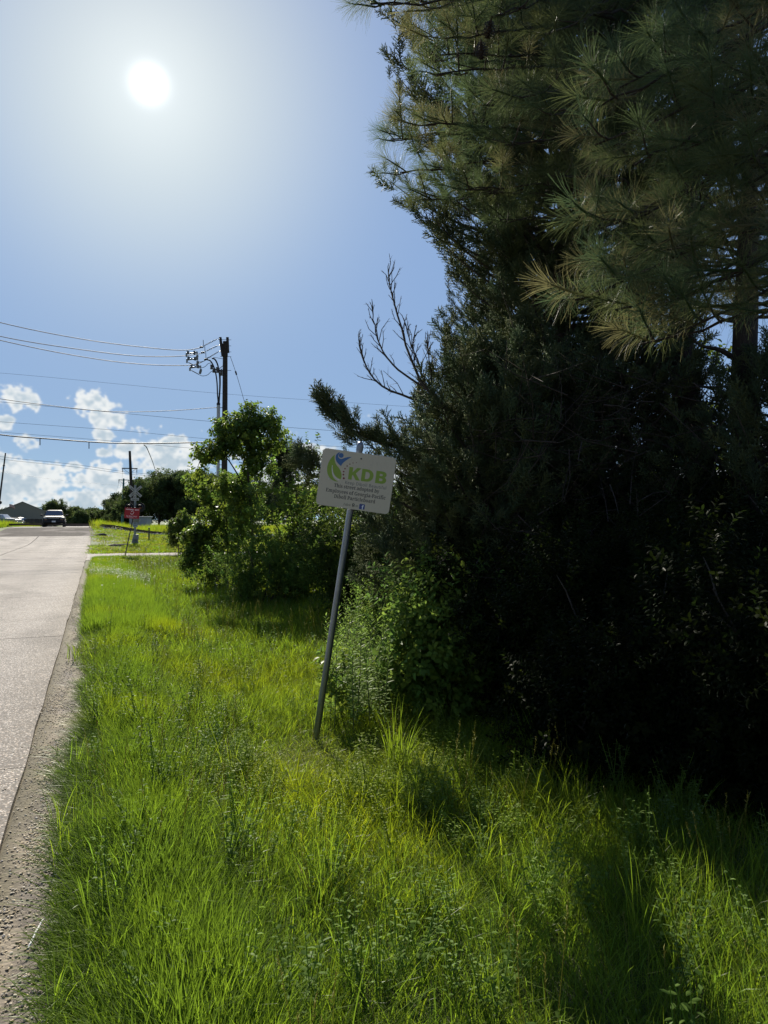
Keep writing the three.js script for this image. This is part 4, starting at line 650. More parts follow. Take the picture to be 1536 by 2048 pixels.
// ------------------------------------------------------------------ eastern red cedars
function cedar(label, base, height, radius, seed, { count = 150, dens = 1, lean = V(0, 0, 0), low = 0.4, keep = null, trunkR = 0.13, light = 1, vary = [0.78, 0.34] } = {}) {
  const r = rng(seed), t = thing('cedar_tree', label, 'cedar tree', [base.x, base.y, base.z]);
  const axis = (h) => lean.clone().multiplyScalar((h / height) ** 1.2).add(V(0, h, 0));
  const tp = []; for (let k = 0; k <= 8; k++) tp.push(axis(height * k / 8).add(V(0.05 * Math.sin(k * 1.7 + seed), k ? 0 : -0.3, 0.05 * Math.cos(k * 2.1 + seed))));
  part('trunk', new Geo().tube(tp, tp.map((_, k) => trunkR * (1 - k / 9.2)), 12).build(), bark, t);
  const lims = new Geo(), list = [];
  for (let i = 0; i < count; i++) {
    const h = low + (height - low) * Math.pow((i + r()) / count, 0.9), a = i * 2.39996 + r() * 0.8, R = radius(h, a) * (vary[0] + vary[1] * r()); if (R < 0.08) continue;
    const rise = lerp(0.15, 0.9, h / height) * R * (0.6 + 0.6 * r()), o = axis(h), dir = V(Math.cos(a), 0, Math.sin(a)), pts = [];
    const bend = (r() - 0.5) * 0.5 * R, sd = V(-dir.z, 0, dir.x);
    for (let k = 0; k <= 7; k++) { const u = k / 7; pts.push(o.clone().addScaledVector(dir, R * u).addScaledVector(sd, bend * u * u).add(V(0, rise * u * u - 0.12 * R * u * (1 - u), 0))); }
    if (keep && !keep(pts[7].clone().add(base))) continue;
    lims.tube(pts, pts.map((_, k) => lerp(0.012 + 0.012 * R, 0.003, k / 7)), 5);
    const steps = Math.ceil(R * 15 * dens);
    for (let k = 0; k < steps; k++) {
      const u = lerp(0.22, 1, Math.pow((k + r()) / steps, 0.75)), x = u * 7, b = Math.min(6, Math.floor(x)), p = pts[b].clone().lerp(pts[b + 1], x - b), tan = pts[b + 1].clone().sub(pts[b]).normalize();
      p.add(randDir(r).multiplyScalar(0.12 * R * (1.15 - u) + 0.07));
      const d = tan.multiplyScalar(0.75).add(randDir(r).multiplyScalar(0.75)).add(V(0, 0.55, 0)).normalize();
      list.push({ m: place(p, d, r() * TAU, 0.62 + 0.6 * r()), c: tint(r, 0.95 * light, 0.6, 0.28) });
    }
  }
  part('branches', lims.build(), barkGrey, t).userData.kind = 'stuff';
  spread(list, cedarSprays, cedarMat, t, 'foliage');
  return t;
}
const onGround = (x, z, dy = 0) => V(x, H(x, z) + dy, z);
const at = (u, depth) => onGround((u - CX) / F * depth, -depth);
{
  const table = (rows) => (h) => { for (let k = 1; k < rows.length; k++) if (h < rows[k][0]) return lerp(rows[k - 1][1], rows[k][1], (h - rows[k - 1][0]) / (rows[k][0] - rows[k - 1][0])); return rows.at(-1)[1]; };
  cedar('tallest cedar rising behind the sign with ragged edge against the sky', at(1130, 9.4), 9.6, table([[0, 1.5], [1.5, 1.9], [3, 1.8], [3.9, 1.55], [4.5, 1.65], [5.0, 2.0], [5.5, 2.2], [6.9, 2.2], [7.3, 1.9], [7.8, 1.45], [9.6, 0.2]]), 11, { vary: [0.8, 0.26], count: 420, low: 0.5, trunkR: 0.16, keep: (p) => { const u = CX + F * p.x / -p.z, v = HORIZON - F * (p.y - EYE) / -p.z; return v < 500 || v > 860 || u > (v < 560 ? lerp(800, 885, (v - 500) / 60) : v < 700 ? 885 : lerp(885, 790, (v - 700) / 160)); } });
  const b = cedar('spreading cedar right behind the sign panel, with bare dead limb on top', at(930, 8.6), 3.65, table([[0, 0.8], [0.5, 1.05], [1.2, 1.3], [1.9, 1.35], [2.55, 1.25], [3, 0.85], [3.4, 0.35], [3.65, 0.1]]), 23, { count: 190, low: 0.6, lean: V(0.35, 0, 0), trunkR: 0.11, dens: 1.15, keep: (p) => { const u = CX + F * p.x / -p.z, v = HORIZON - F * (p.y - EYE) / -p.z; return u > (v < 740 ? 890 : v < 860 ? lerp(890, 745, (v - 740) / 120) : lerp(745, 690, sstep(860, 1000, v))); } });
  // its long living bough reaching left over the sign
  {
    const r = rng(9), o = b.position, pts = [[900, 905, 10.0], [820, 900, 9.9], [750, 880, 9.8], [700, 860, 9.8], [665, 828, 9.8], [634, 788, 9.8]].map(([u, v, d]) => P(u, v, d * 0.843).sub(o)), g = new Geo(), list = []; g.tube(pts, [0.04, 0.032, 0.026, 0.02, 0.012, 0.005], 7);
    const curve = new THREE.CatmullRomCurve3(pts);
    for (let k = 0; k < 150; k++) { const u = 0.06 + 0.88 * Math.pow(r(), 0.85), p = curve.getPoint(u), tan = curve.getTangent(u); p.add(randDir(r).multiplyScalar(lerp(0.22, 0.04, u) * (0.4 + 1.2 * vnoise(u * 12, 3)))); list.push({ m: place(p, tan.multiplyScalar(0.7).add(randDir(r).multiplyScalar(0.6)).add(V(0, 0.55, 0)).normalize(), r() * TAU, 0.5 + 0.45 * r()), c: tint(r, 0.95, 0.5, 0.25) }); }
    const p2 = [[720, 955, 10.0], [670, 950, 10.1], [630, 930, 10.1], [604, 922, 10.1]].map(([u, v, d]) => P(u, v, d * 0.843).sub(o)); g.tube(p2, [0.02, 0.015, 0.01, 0.004], 6); const c2 = new THREE.CatmullRomCurve3(p2);
    for (let k = 0; k < 90; k++) { const u = Math.pow(r(), 0.9), p = c2.getPoint(u).add(randDir(r).multiplyScalar(lerp(0.3, 0.08, u))); list.push({ m: place(p, randDir(r).add(V(-0.5, 0.5, 0)).normalize(), r() * TAU, 0.5 + 0.4 * r()), c: tint(r, 0.95, 0.5, 0.25) }); }
    part('bough', g.build(), barkGrey, b); spread(list, cedarSprays, cedarMat, b, 'foliage');
  }
  // dead limb
  {
    const r = rng(14), o = b.position, g = new Geo(), deadPts = [[1010, 860, 9.7], [905, 822, 9.6], [845, 770, 9.5], [812, 690, 9.5], [793, 620, 9.5], [779, 575, 9.5], [776, 536, 9.5]];
    const twig = (list, rad, n, len) => { const p = list.map((q) => (q.isVector3 ? q : P(q[0], q[1], q[2] * 0.843).sub(o))), c = new THREE.CatmullRomCurve3(p), m = 14, q = c.getPoints(m).map((e, k) => e.add(randDir(r).multiplyScalar(k && k < m ? 0.008 : 0))); g.tube(q, q.map((_, k) => lerp(rad, 0.005, Math.pow(k / m, 0.8))), 6);
      for (let k = 0; k < n; k++) { const u = 0.25 + 0.75 * (k + r()) / n, s = c.getPoint(u), tn = c.getTangent(u), d = tn.clone().multiplyScalar(0.8).add(randDir(r).multiplyScalar(0.8)).add(V(0, 0.25, 0)).normalize(), l = len * (0.3 + 0.9 * r()) * (1.15 - u * 0.7), e = s.clone().addScaledVector(d, l).add(V(0, l * 0.2, 0)), mm = s.clone().lerp(e, 0.5).add(randDir(r).multiplyScalar(l * 0.12)); g.tube([s, mm, e], [0.005, 0.004, 0.0022], 5);
        for (let j = 0; j < 3; j++) { const a = mm.clone().lerp(e, j / 3), f = a.clone().addScaledVector(d.clone().add(randDir(r).multiplyScalar(0.9)).normalize(), l * 0.3 * (0.5 + r())); g.spike(a, f, 0.003); } } };
    twig(deadPts, 0.022, 30, 0.36);
    twig([[905, 822, 9.6], [830, 800, 9.55], [770, 775, 9.5], [735, 740, 9.5], [722, 705, 9.5], [718, 682, 9.5]], 0.017, 24, 0.3);
    twig([[845, 772, 9.5], [790, 735, 9.5], [760, 690, 9.5], [748, 645, 9.5], [745, 608, 9.5]], 0.013, 18, 0.26);
    twig([[850, 780, 9.55], [838, 730, 9.55], [822, 690, 9.5], [808, 640, 9.5]], 0.012, 14, 0.26);
    twig([[870, 800, 9.6], [862, 750, 9.6], [856, 700, 9.6], [855, 676, 9.6]], 0.010, 12, 0.24);
    twig([[830, 720, 9.5], [826, 690, 9.5], [833, 650, 9.5]], 0.008, 5, 0.14);
    const m = part('dead_limb', g.build(), barkGrey, b); tag(m, 'bare leafless limb curving up against the sky');
  }
  // cedars deeper in the wood that close it off
  cedar('dark cedar in the shade between the tall cedar and the pine trunk', at(1255, 8.6), 3.8, table([[0, 1.1], [1.5, 1.1], [3, 0.9], [3.8, 0.2]]), 31, { count: 90, low: 0.3 });
  cedar('dark low cedar at the right edge, deep in shade', at(1560, 7.4), 3.3, table([[0, 1.4], [1.6, 1.3], [3.3, 0.2]]), 37, { count: 100, low: 0.25 });
  cedar('tall dark cedar filling the upper right behind the pine trunk', at(1500, 11), 9.5, table([[0, 1.2], [3.4, 1.1], [5, 2.0], [7.5, 1.8], [9.5, 0.2]]), 47, { count: 150, low: 4.7, dens: 0.6 });
  cedar('farther cedar beyond the dead limb, partly hidden by the tallest cedar', at(1010, 15), 7.6, table([[0, 1.6], [2, 2.0], [4.6, 1.5], [7.6, 0.2]]), 43, { count: 170, low: 0.6, dens: 0.7 });
}

// ------------------------------------------------------------------ pines
const coneGeo = (() => { const g = new Geo(), r = rng(2); for (let k = 0; k < 70; k++) { const f = k / 70, a = k * 2.39996, rad = 0.034 * Math.sin(Math.PI * (0.12 + 0.82 * f)), o = V(Math.cos(a) * rad * 0.5, -f * 0.095, Math.sin(a) * rad * 0.5), d = V(Math.cos(a), 0.45 - 0.9 * f, Math.sin(a)).normalize(); g.leaf(o, d, V(0, 1, 0), rad * 0.9 + 0.004, 0.02, 0.1, 0.6); } g.tube([V(0, 0.02, 0), V(0, -0.05, 0), V(0, -0.09, 0)], [0.006, 0.02, 0.008], 8); return g.build(); })();
const coneMat = std(0.045, 0.03, 0.02, 0.85);
function pine(label, base, trunkPts, trunkR, branches, seed, single, scale = 1) {
  const r = rng(seed), t = thing('pine_tree', label, 'pine tree', [base.x, base.y, base.z]), curve = new THREE.CatmullRomCurve3(trunkPts.map((p) => p.clone().sub(base)));
  const tp = curve.getPoints(14); part('trunk', new Geo().tube(tp, tp.map((_, k) => trunkR * (1 - 0.6 * k / 14)), 16).build(), bark, t);
  const tuft = [], twigs = new Geo();
  for (const br of branches) {
    const end = br.end.clone().sub(base), o = curve.getPoint(br.from ?? 0.7), mid = o.clone().lerp(end, 0.55).add(V(0, br.arch ?? 0.35, 0)), c = new THREE.CatmullRomCurve3([o, mid, end]), n = 18, pts = c.getPoints(n).map((p, k) => p.add(randDir(r).multiplyScalar(k && k < n ? 0.02 : 0)));
    const bg = new Geo().tube(pts, pts.map((_, k) => lerp(br.r ?? 0.026, 0.006, Math.pow(k / n, 0.7))), 8).build(), bm = part('branch', bg, bark, t);
    const L = c.getLength(), from = br.start ?? 0.4, m = Math.round(L * (1 - from) * (br.twigs ?? 5.5));
    for (let k = 0; k <= m; k++) {
      const u = k === m ? 1 : from + (1 - from) * (k + 0.6 * r()) / m, s = c.getPoint(u), tan = c.getTangent(u); let d, len;
      if (k === m) { d = tan.clone(); len = 0.02; } else { const side = tan.clone().cross(_up).normalize().multiplyScalar(k % 2 ? 1 : -1); d = tan.clone().multiplyScalar(0.6 + 0.3 * r()).addScaledVector(side, 0.5 + 0.7 * r()).add(V(0, 0.5 * r() - 0.12, 0)).normalize(); len = (0.16 + 0.34 * r()) * (br.len ?? 1) * (1.2 - 0.5 * u); }
      const e = s.clone().addScaledVector(d, len).add(V(0, 0.06, 0));
      if (len > 0.05) twigs.tube([s, s.clone().lerp(e, 0.5).add(V(0, -0.02, 0)), e], [0.008, 0.006, 0.005], 5);
      const put = (p, dd, q) => tuft.push({ p, dd, q, near: br.near });
      const up = d.clone().add(V(0, 0.3 + 0.35 * r(), 0)).normalize(); put(e, up, 0.85 + 0.4 * r());
      if (len > 0.3) for (let j = 0; j < 2; j++) { const q = s.clone().lerp(e, 0.5 + 0.25 * j), dd = d.clone().add(randDir(r).multiplyScalar(0.9)).add(V(0, 0.3, 0)).normalize(), e2 = q.clone().addScaledVector(dd, 0.12); twigs.tube([q, q.clone().lerp(e2, 0.5), e2], [0.005, 0.005, 0.004], 4); put(e2, dd, 0.7 + 0.35 * r()); }
    }
    for (const f of br.cones ?? []) { const cm = part('cone', coneGeo, coneMat, t); cm.position.copy(f.clone().sub(base)); cm.rotation.set(0.5, r() * 6, 0.4); cm.scale.setScalar(1.15); }
  }
  part('twigs', twigs.build(), bark, t).userData.kind = 'stuff';
  const list = [];
  tuft.forEach((e, i) => {
    const m = place(e.p, e.dd, r() * TAU, e.q * scale), g = i % tufts.length;
    if (single && e.near && i < 260) { const k = shadow(new THREE.Mesh(tufts[g], needleMats[i % needleMats.length])); k.name = 'needle_cluster'; m.decompose(k.position, k.quaternion, k.scale); t.add(k); }
    else list.push({ m, c: tint(r, 1, 0.5, 0.3) });
  });
  spread(list, tufts, needleMat, t, 'needles');
  return t;
}
const needleMats = [[0.10, 0.14, 0.055], [0.125, 0.15, 0.055], [0.085, 0.13, 0.058], [0.19, 0.18, 0.08]].map((c) => leafMat(...c, { through: 0.5, gloss: 0.15, glossRough: 0.36 }));
{
  // pine whose trunk stands inside the wood
  const d = 8.4, base = at(1420, d), tr = [base.clone().setY(base.y - 0.3), P(1410, 1000, d), P(1380, 850, d), P(1362, 700, d), P(1368, 500, d + 0.2), P(1390, 200, d + 0.3), P(1400, -400, d + 0.4)];
  const E = (u, v, dd, from, extra = {}) => ({ end: P(u, v, dd), from, ...extra });
  pine('pine with dark trunk inside the wood and high boughs reaching left', base, tr, 0.19, [
    E(742, 8, 5.4, 0.86, { r: 0.03, arch: 0.3, start: 0.55, near: 1, twigs: 6, cones: [P(981, 44, 5.75), P(962, 86, 5.7)] }),
    E(868, 150, 6.1, 0.8, { near: 1, start: 0.5 }), E(880, 110, 6.5, 0.8, { start: 0.5 }), E(905, 75, 6.0, 0.84, { near: 1 }),
    E(782, 278, 7.2, 0.74, { near: 1, start: 0.5 }), E(800, 345, 7.3, 0.7, { near: 1, start: 0.5 }), E(850, 250, 6.9, 0.74, { near: 1 }), E(845, 400, 7.4, 0.66, {}), E(930, 380, 6.9, 0.66, { near: 1 }), E(1000, 440, 7.1, 0.6, {}),
    E(960, 210, 6.3, 0.78, { near: 1 }), E(1010, 290, 6.4, 0.72, { near: 1 }), E(1060, 190, 5.5, 0.78, { near: 1, r: 0.03 }), E(1100, 230, 5.6, 0.78, { near: 1 }), E(1120, 350, 6.6, 0.66, {}), E(1090, 70, 5.9, 0.86, { near: 1 }), E(1000, 30, 6.0, 0.88, {}), E(1180, 20, 6.2, 0.88, {}),
    E(1340, 150, 6.8, 0.8, {}), E(1500, 90, 6.5, 0.84, {}), E(1420, 60, 6.2, 0.86, {}), E(1560, 230, 6.6, 0.78, {}), E(1300, -40, 6, 0.9, {}), E(1470, 330, 7.4, 0.66, {}), E(1230, 160, 6.6, 0.8, {}), 
    E(1180, 560, 8.0, 0.5, { r: 0.02 }), E(1560, 520, 8.0, 0.5, { r: 0.025 }), E(1250, 420, 7.8, 0.6, {}), 
  ], 51, true, 1.0);
  // pine just outside the frame whose low boughs hang in at the right
  const b2 = onGround(3.9, -4.3), t2 = [b2.clone().setY(b2.y - 0.3), b2.clone().add(V(0.05, 2.2, 0)), b2.clone().add(V(-0.1, 4.4, 0.1)), b2.clone().add(V(0, 7, 0)), b2.clone().add(V(0.1, 10, 0))];
  const Q = (u, v, dd, from, extra = {}) => ({ end: P(u, v, dd), from, near: 1, start: 0.58, r: 0.022, twigs: 4.6, ...extra });
  pine('nearest pine, its low olive boughs hanging in from the right edge', b2, t2, 0.17, [
    Q(1195, 215, 4.3, 0.5), Q(1240, 175, 4.4, 0.52), Q(1350, 165, 4.3, 0.52), Q(1450, 200, 4.1, 0.5), Q(1190, 290, 4.4, 0.46), Q(1270, 330, 4.2, 0.46), Q(1370, 300, 4.1, 0.46), Q(1470, 330, 3.9, 0.45),
    Q(1185, 460, 4.4, 0.4), Q(1260, 440, 4.3, 0.42), Q(1400, 420, 4.1, 0.42), Q(1150, 600, 4.4, 0.36), Q(1200, 540, 4.4, 0.38), Q(1230, 620, 4.3, 0.34), Q(1275, 690, 4.3, 0.32, { arch: 0.2 }), Q(1330, 610, 4.2, 0.34), Q(1370, 660, 4.2, 0.33), Q(1440, 560, 4.0, 0.36), Q(1500, 470, 3.9, 0.4), Q(1510, 640, 4.0, 0.34), Q(1320, 520, 4.2, 0.38),
    Q(1530, 260, 3.9, 0.5), Q(1560, 400, 4.2, 0.42), Q(1570, 560, 4.3, 0.36), Q(1590, 150, 4.2, 0.54), Q(1440, 120, 4.3, 0.56),
  ], 57, true, 1.0);
}
// a second trunk, leaning, at the right edge
{
  const d = 7.8, b = at(1500, d), t = thing('broken_tree', 'dark leaning trunk with bare side limbs near the right edge', 'tree', [b.x, b.y, b.z]), r = rng(66), q = (u, v, dd = d) => P(u, v, dd).sub(b);
  part('trunk', new Geo().tube([V(0, -0.3, 0), q(1492, 1000), q(1486, 800), q(1492, 620), q(1500, 300)], [0.15, 0.14, 0.125, 0.12, 0.07], 12).build(), bark, t);
  const limb = (l, rad) => part('limb', new Geo().tube(new THREE.CatmullRomCurve3(l).getPoints(12), Array.from({ length: 13 }, (_, k) => lerp(rad, 0.006, k / 12)), 7).build(), bark, t);
  limb([q(1490, 730), q(1440, 700), q(1400, 690), q(1370, 660)], 0.035); limb([q(1490, 760), q(1520, 720), q(1560, 690)], 0.06); limb([q(1486, 880), q(1420, 910), q(1370, 920)], 0.03); limb([q(1490, 640), q(1450, 640), q(1410, 610)], 0.028); limb([q(1492, 830), q(1440, 780), q(1390, 770), q(1340, 740)], 0.025); limb([q(1480, 1000), q(1430, 960), q(1410, 900)], 0.03); limb([q(1350, 900), q(1290, 880), q(1250, 905)], 0.02);
}
// ------------------------------------------------------------------ broadleaved shrubs and trees
function shrub(name, label, category, base, stems, geos, mat, seed, { clump = 0.3, per = 60, size = [0.8, 1.2], toneV = 0.5, tone = 1, group, barkM = barkGrey } = {}) {
  // stems: lists of points (relative to base); foliage gathers in clumps along the upper part of every stem
  const r = rng(seed), t = thing(name, label, category, [base.x, base.y, base.z], 0, group), list = [];
  const wood = new Geo();
  for (const st of stems) {
    const c = new THREE.CatmullRomCurve3(st.p), n = 12, pts = c.getPoints(n); wood.tube(pts, pts.map((_, k) => lerp(st.r ?? 0.025, 0.004, k / n)), 6);
    const m = st.clumps ?? 7;
    for (let k = 0; k < m; k++) {
      const u = lerp(st.from ?? 0.3, 1, (k + 0.5 * r()) / (m - 0.5)), o = c.getPoint(Math.min(1, u)), dir = randDir(r), cc = (st.clump ?? clump) * (0.6 + 0.7 * r()), e = o.clone().addScaledVector(dir, cc * 0.9).add(V(0, cc * 0.3, 0));
      wood.tube([o, o.clone().lerp(e, 0.5).add(V(0, 0.03, 0)), e], [0.008, 0.006, 0.003], 4);
      const N_ = Math.round((st.per ?? per) * (0.6 + 0.8 * r()));
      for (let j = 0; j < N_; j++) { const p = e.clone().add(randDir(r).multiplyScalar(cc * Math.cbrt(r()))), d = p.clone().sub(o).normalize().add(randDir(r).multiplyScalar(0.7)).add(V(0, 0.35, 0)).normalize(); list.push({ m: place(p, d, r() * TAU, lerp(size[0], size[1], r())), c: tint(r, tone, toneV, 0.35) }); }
    }
  }
  part('stems', wood.build(), barkM, t).userData.kind = 'stuff';
  spread(list, geos, mat, t, 'leaves');
  return t;
}
const rel = (base, list) => list.map(([u, v, d]) => P(u, v, d).sub(base));
{
  // the tallow sapling and bushes left of the sign
  const b = groundAt(500, 1190, 18);
  shrub('tallow_tree', 'slim bright leafed young tree in front of the utility pole', 'tree', b, [
    { p: [V(0, -0.2, 0), ...rel(b, [[505, 1080, 18], [497, 960, 18], [492, 880, 18], [488, 832, 18]])], r: 0.05, clumps: 15, from: 0.5, clump: 0.25, per: 26 },
    { p: [...rel(b, [[503, 1050, 18], [520, 960, 18], [535, 900, 18], [548, 868, 18]])], r: 0.03, clumps: 9, from: 0.35, clump: 0.22, per: 24 },
    { p: [...rel(b, [[500, 1000, 18], [470, 940, 17.9], [440, 905, 17.9], [405, 915, 17.8], [392, 945, 17.8]])], r: 0.022, clumps: 9, from: 0.3, clump: 0.16, per: 20 },
    { p: [...rel(b, [[498, 930, 18], [470, 890, 18], [455, 850, 18]])], r: 0.02, clumps: 7, from: 0.4, clump: 0.2, per: 24 },
    { p: [...rel(b, [[495, 900, 18], [520, 870, 18], [530, 848, 18]])], r: 0.015, clumps: 5, from: 0.4, clump: 0.17, per: 22 },
    { p: [...rel(b, [[505, 1080, 18], [480, 1020, 18], [455, 975, 18]])], r: 0.02, clumps: 8, from: 0.2, clump: 0.3, per: 46 },
  ], tallowSprigs, tallowMat, 5, { size: [0.75, 1.15], tone: 1.15, toneV: 0.7 });
  const c = groundAt(455, 1165, 19.5);
  shrub('leafy_bush', 'rounded leafy bush left of the young tree, beside the grey cabinet', 'bush', c, [
    { p: [V(0, -0.1, 0), ...rel(c, [[445, 1090, 19.5], [430, 1020, 19.5], [392, 975, 19.3]])], clumps: 10, from: 0.45, clump: 0.17, per: 22 }, { p: [V(0, -0.1, 0), ...rel(c, [[455, 1070, 19.5], [450, 1010, 19.5], [440, 960, 19.5]])], clumps: 11, from: 0.2, clump: 0.34, per: 24 },
    { p: [V(0, -0.1, 0), ...rel(c, [[440, 1120, 19.5], [415, 1085, 19.3], [392, 1090, 19.2]])], clumps: 10, from: 0.25, clump: 0.24, per: 30 }, { p: [V(0.1, 0, 0), ...rel(c, [[475, 1100, 19.2], [480, 1040, 19.2], [478, 990, 19.2]])], clumps: 11, from: 0.15, clump: 0.36, per: 26 }, { p: [V(0, -0.1, 0), ...rel(c, [[428, 1150, 19.2], [410, 1130, 19], [390, 1125, 19]])], clumps: 9, from: 0.1, clump: 0.26, per: 32 },
    { p: rel(c, [[430, 1060, 19.4], [405, 1078, 19.2], [368, 1090, 19]]), clumps: 8, from: 0.3, clump: 0.14, per: 18 },
  ], tallowSprigs, tallowMat, 6, { size: [0.7, 1.1], tone: 1.15, toneV: 0.7 });
  const d = groundAt(600, 1200, 16.5);
  shrub('leafy_bush', 'broad dense bush right of the young tree and left of the sign post', 'bush', d, [
    ...[[540, 1010], [575, 960], [612, 985], [650, 1010], [675, 1060], [560, 1060], [520, 1090], [600, 1070], [640, 1100], [590, 930]].map(([u, v], k) => ({ p: [V((k % 3 - 1) * 0.15, -0.1, 0.1 * (k % 2)), ...rel(d, [[lerp(600, u, 0.5), lerp(1180, v, 0.45), 16.6], [u, v, 16.4 + 0.25 * (k % 3)]])], clumps: 11, from: 0.15, clump: 0.33, per: 18 })),
  ], [...broadSprigs, ...tallowSprigs], tallowMat, 7, { size: [0.7, 1.1], tone: 1.15, toneV: 0.7 });
  const e = groundAt(520, 1200, 15.5);
  shrub('leafy_bush', 'low shaded bush at the foot of the young tree', 'bush', e, [[470, 1130], [500, 1110], [540, 1120], [570, 1140], [610, 1150], [450, 1160], [640, 1150]].map(([u, v], k) => ({ p: [V((u - 540) / 400, -0.1, 0), ...rel(e, [[lerp(530, u, 0.7), lerp(1200, v, 0.5), 15.6], [u, v, 15.4 + 0.2 * (k % 2)]])], clumps: 9, from: 0.05, clump: 0.3, per: 26 })), smallSprigs, shrubMat, 8, { size: [0.8, 1.3], tone: 1.3, toneV: 0.6 });
  // sapling with thin stem in front of the side road
  const s = groundAt(357, 1108, 34);
  shrub('sapling', 'small sapling with bare thin stem beside the pale side road', 'sapling', s, [{ p: [V(0, -0.1, 0), ...rel(s, [[357, 1085, 34], [358, 1070, 34], [362, 1048, 34]])], r: 0.03, clumps: 9, from: 0.55, clump: 0.3, per: 28 }, { p: rel(s, [[357, 1085, 34], [350, 1070, 34], [346, 1064, 34]]), r: 0.015, clumps: 4, from: 0.5, clump: 0.2, per: 22 }], tallowSprigs, tallowMat, 9, { size: [1.1, 1.6], tone: 0.8 });
  // bare topped tree behind the bush
  const f = groundAt(570, 1150, 24), ft = thing('bare_topped_tree', 'thin dark tree with bare top behind the bush, left of the sign', 'tree', [f.x, f.y, f.z]), r = rng(12), g = new Geo(), list = [];
  for (const l of [[[575, 1050, 24], [570, 960, 24], [562, 885, 24]], [[576, 1000, 24], [583, 940, 24], [590, 900, 24]], [[572, 980, 24], [560, 930, 24], [556, 905, 24]]]) { const p = rel(f, l), c2 = new THREE.CatmullRomCurve3(p); g.tube(c2.getPoints(10), Array.from({ length: 11 }, (_, k) => lerp(0.05, 0.008, k / 10)), 6); for (let k = 0; k < 46; k++) { const u = 0.2 + 0.75 * r(), o = c2.getPoint(u), e2 = o.clone().add(randDir(r).multiplyScalar(0.5 * (1.1 - u))).add(V(0, 0.12, 0)); g.spike(o, e2, 0.008); for (let j = 0; j < 5; j++) list.push({ m: place(e2.clone().add(randDir(r).multiplyScalar(0.16)), randDir(r), r() * 6, 0.7 + 0.5 * r()), c: tint(r, 0.7, 0.5, 0.2) }); } }
  part('trunk', g.build(), barkGrey, ft); spread(list, cedarSprays, cedarMat, ft, 'foliage');
}
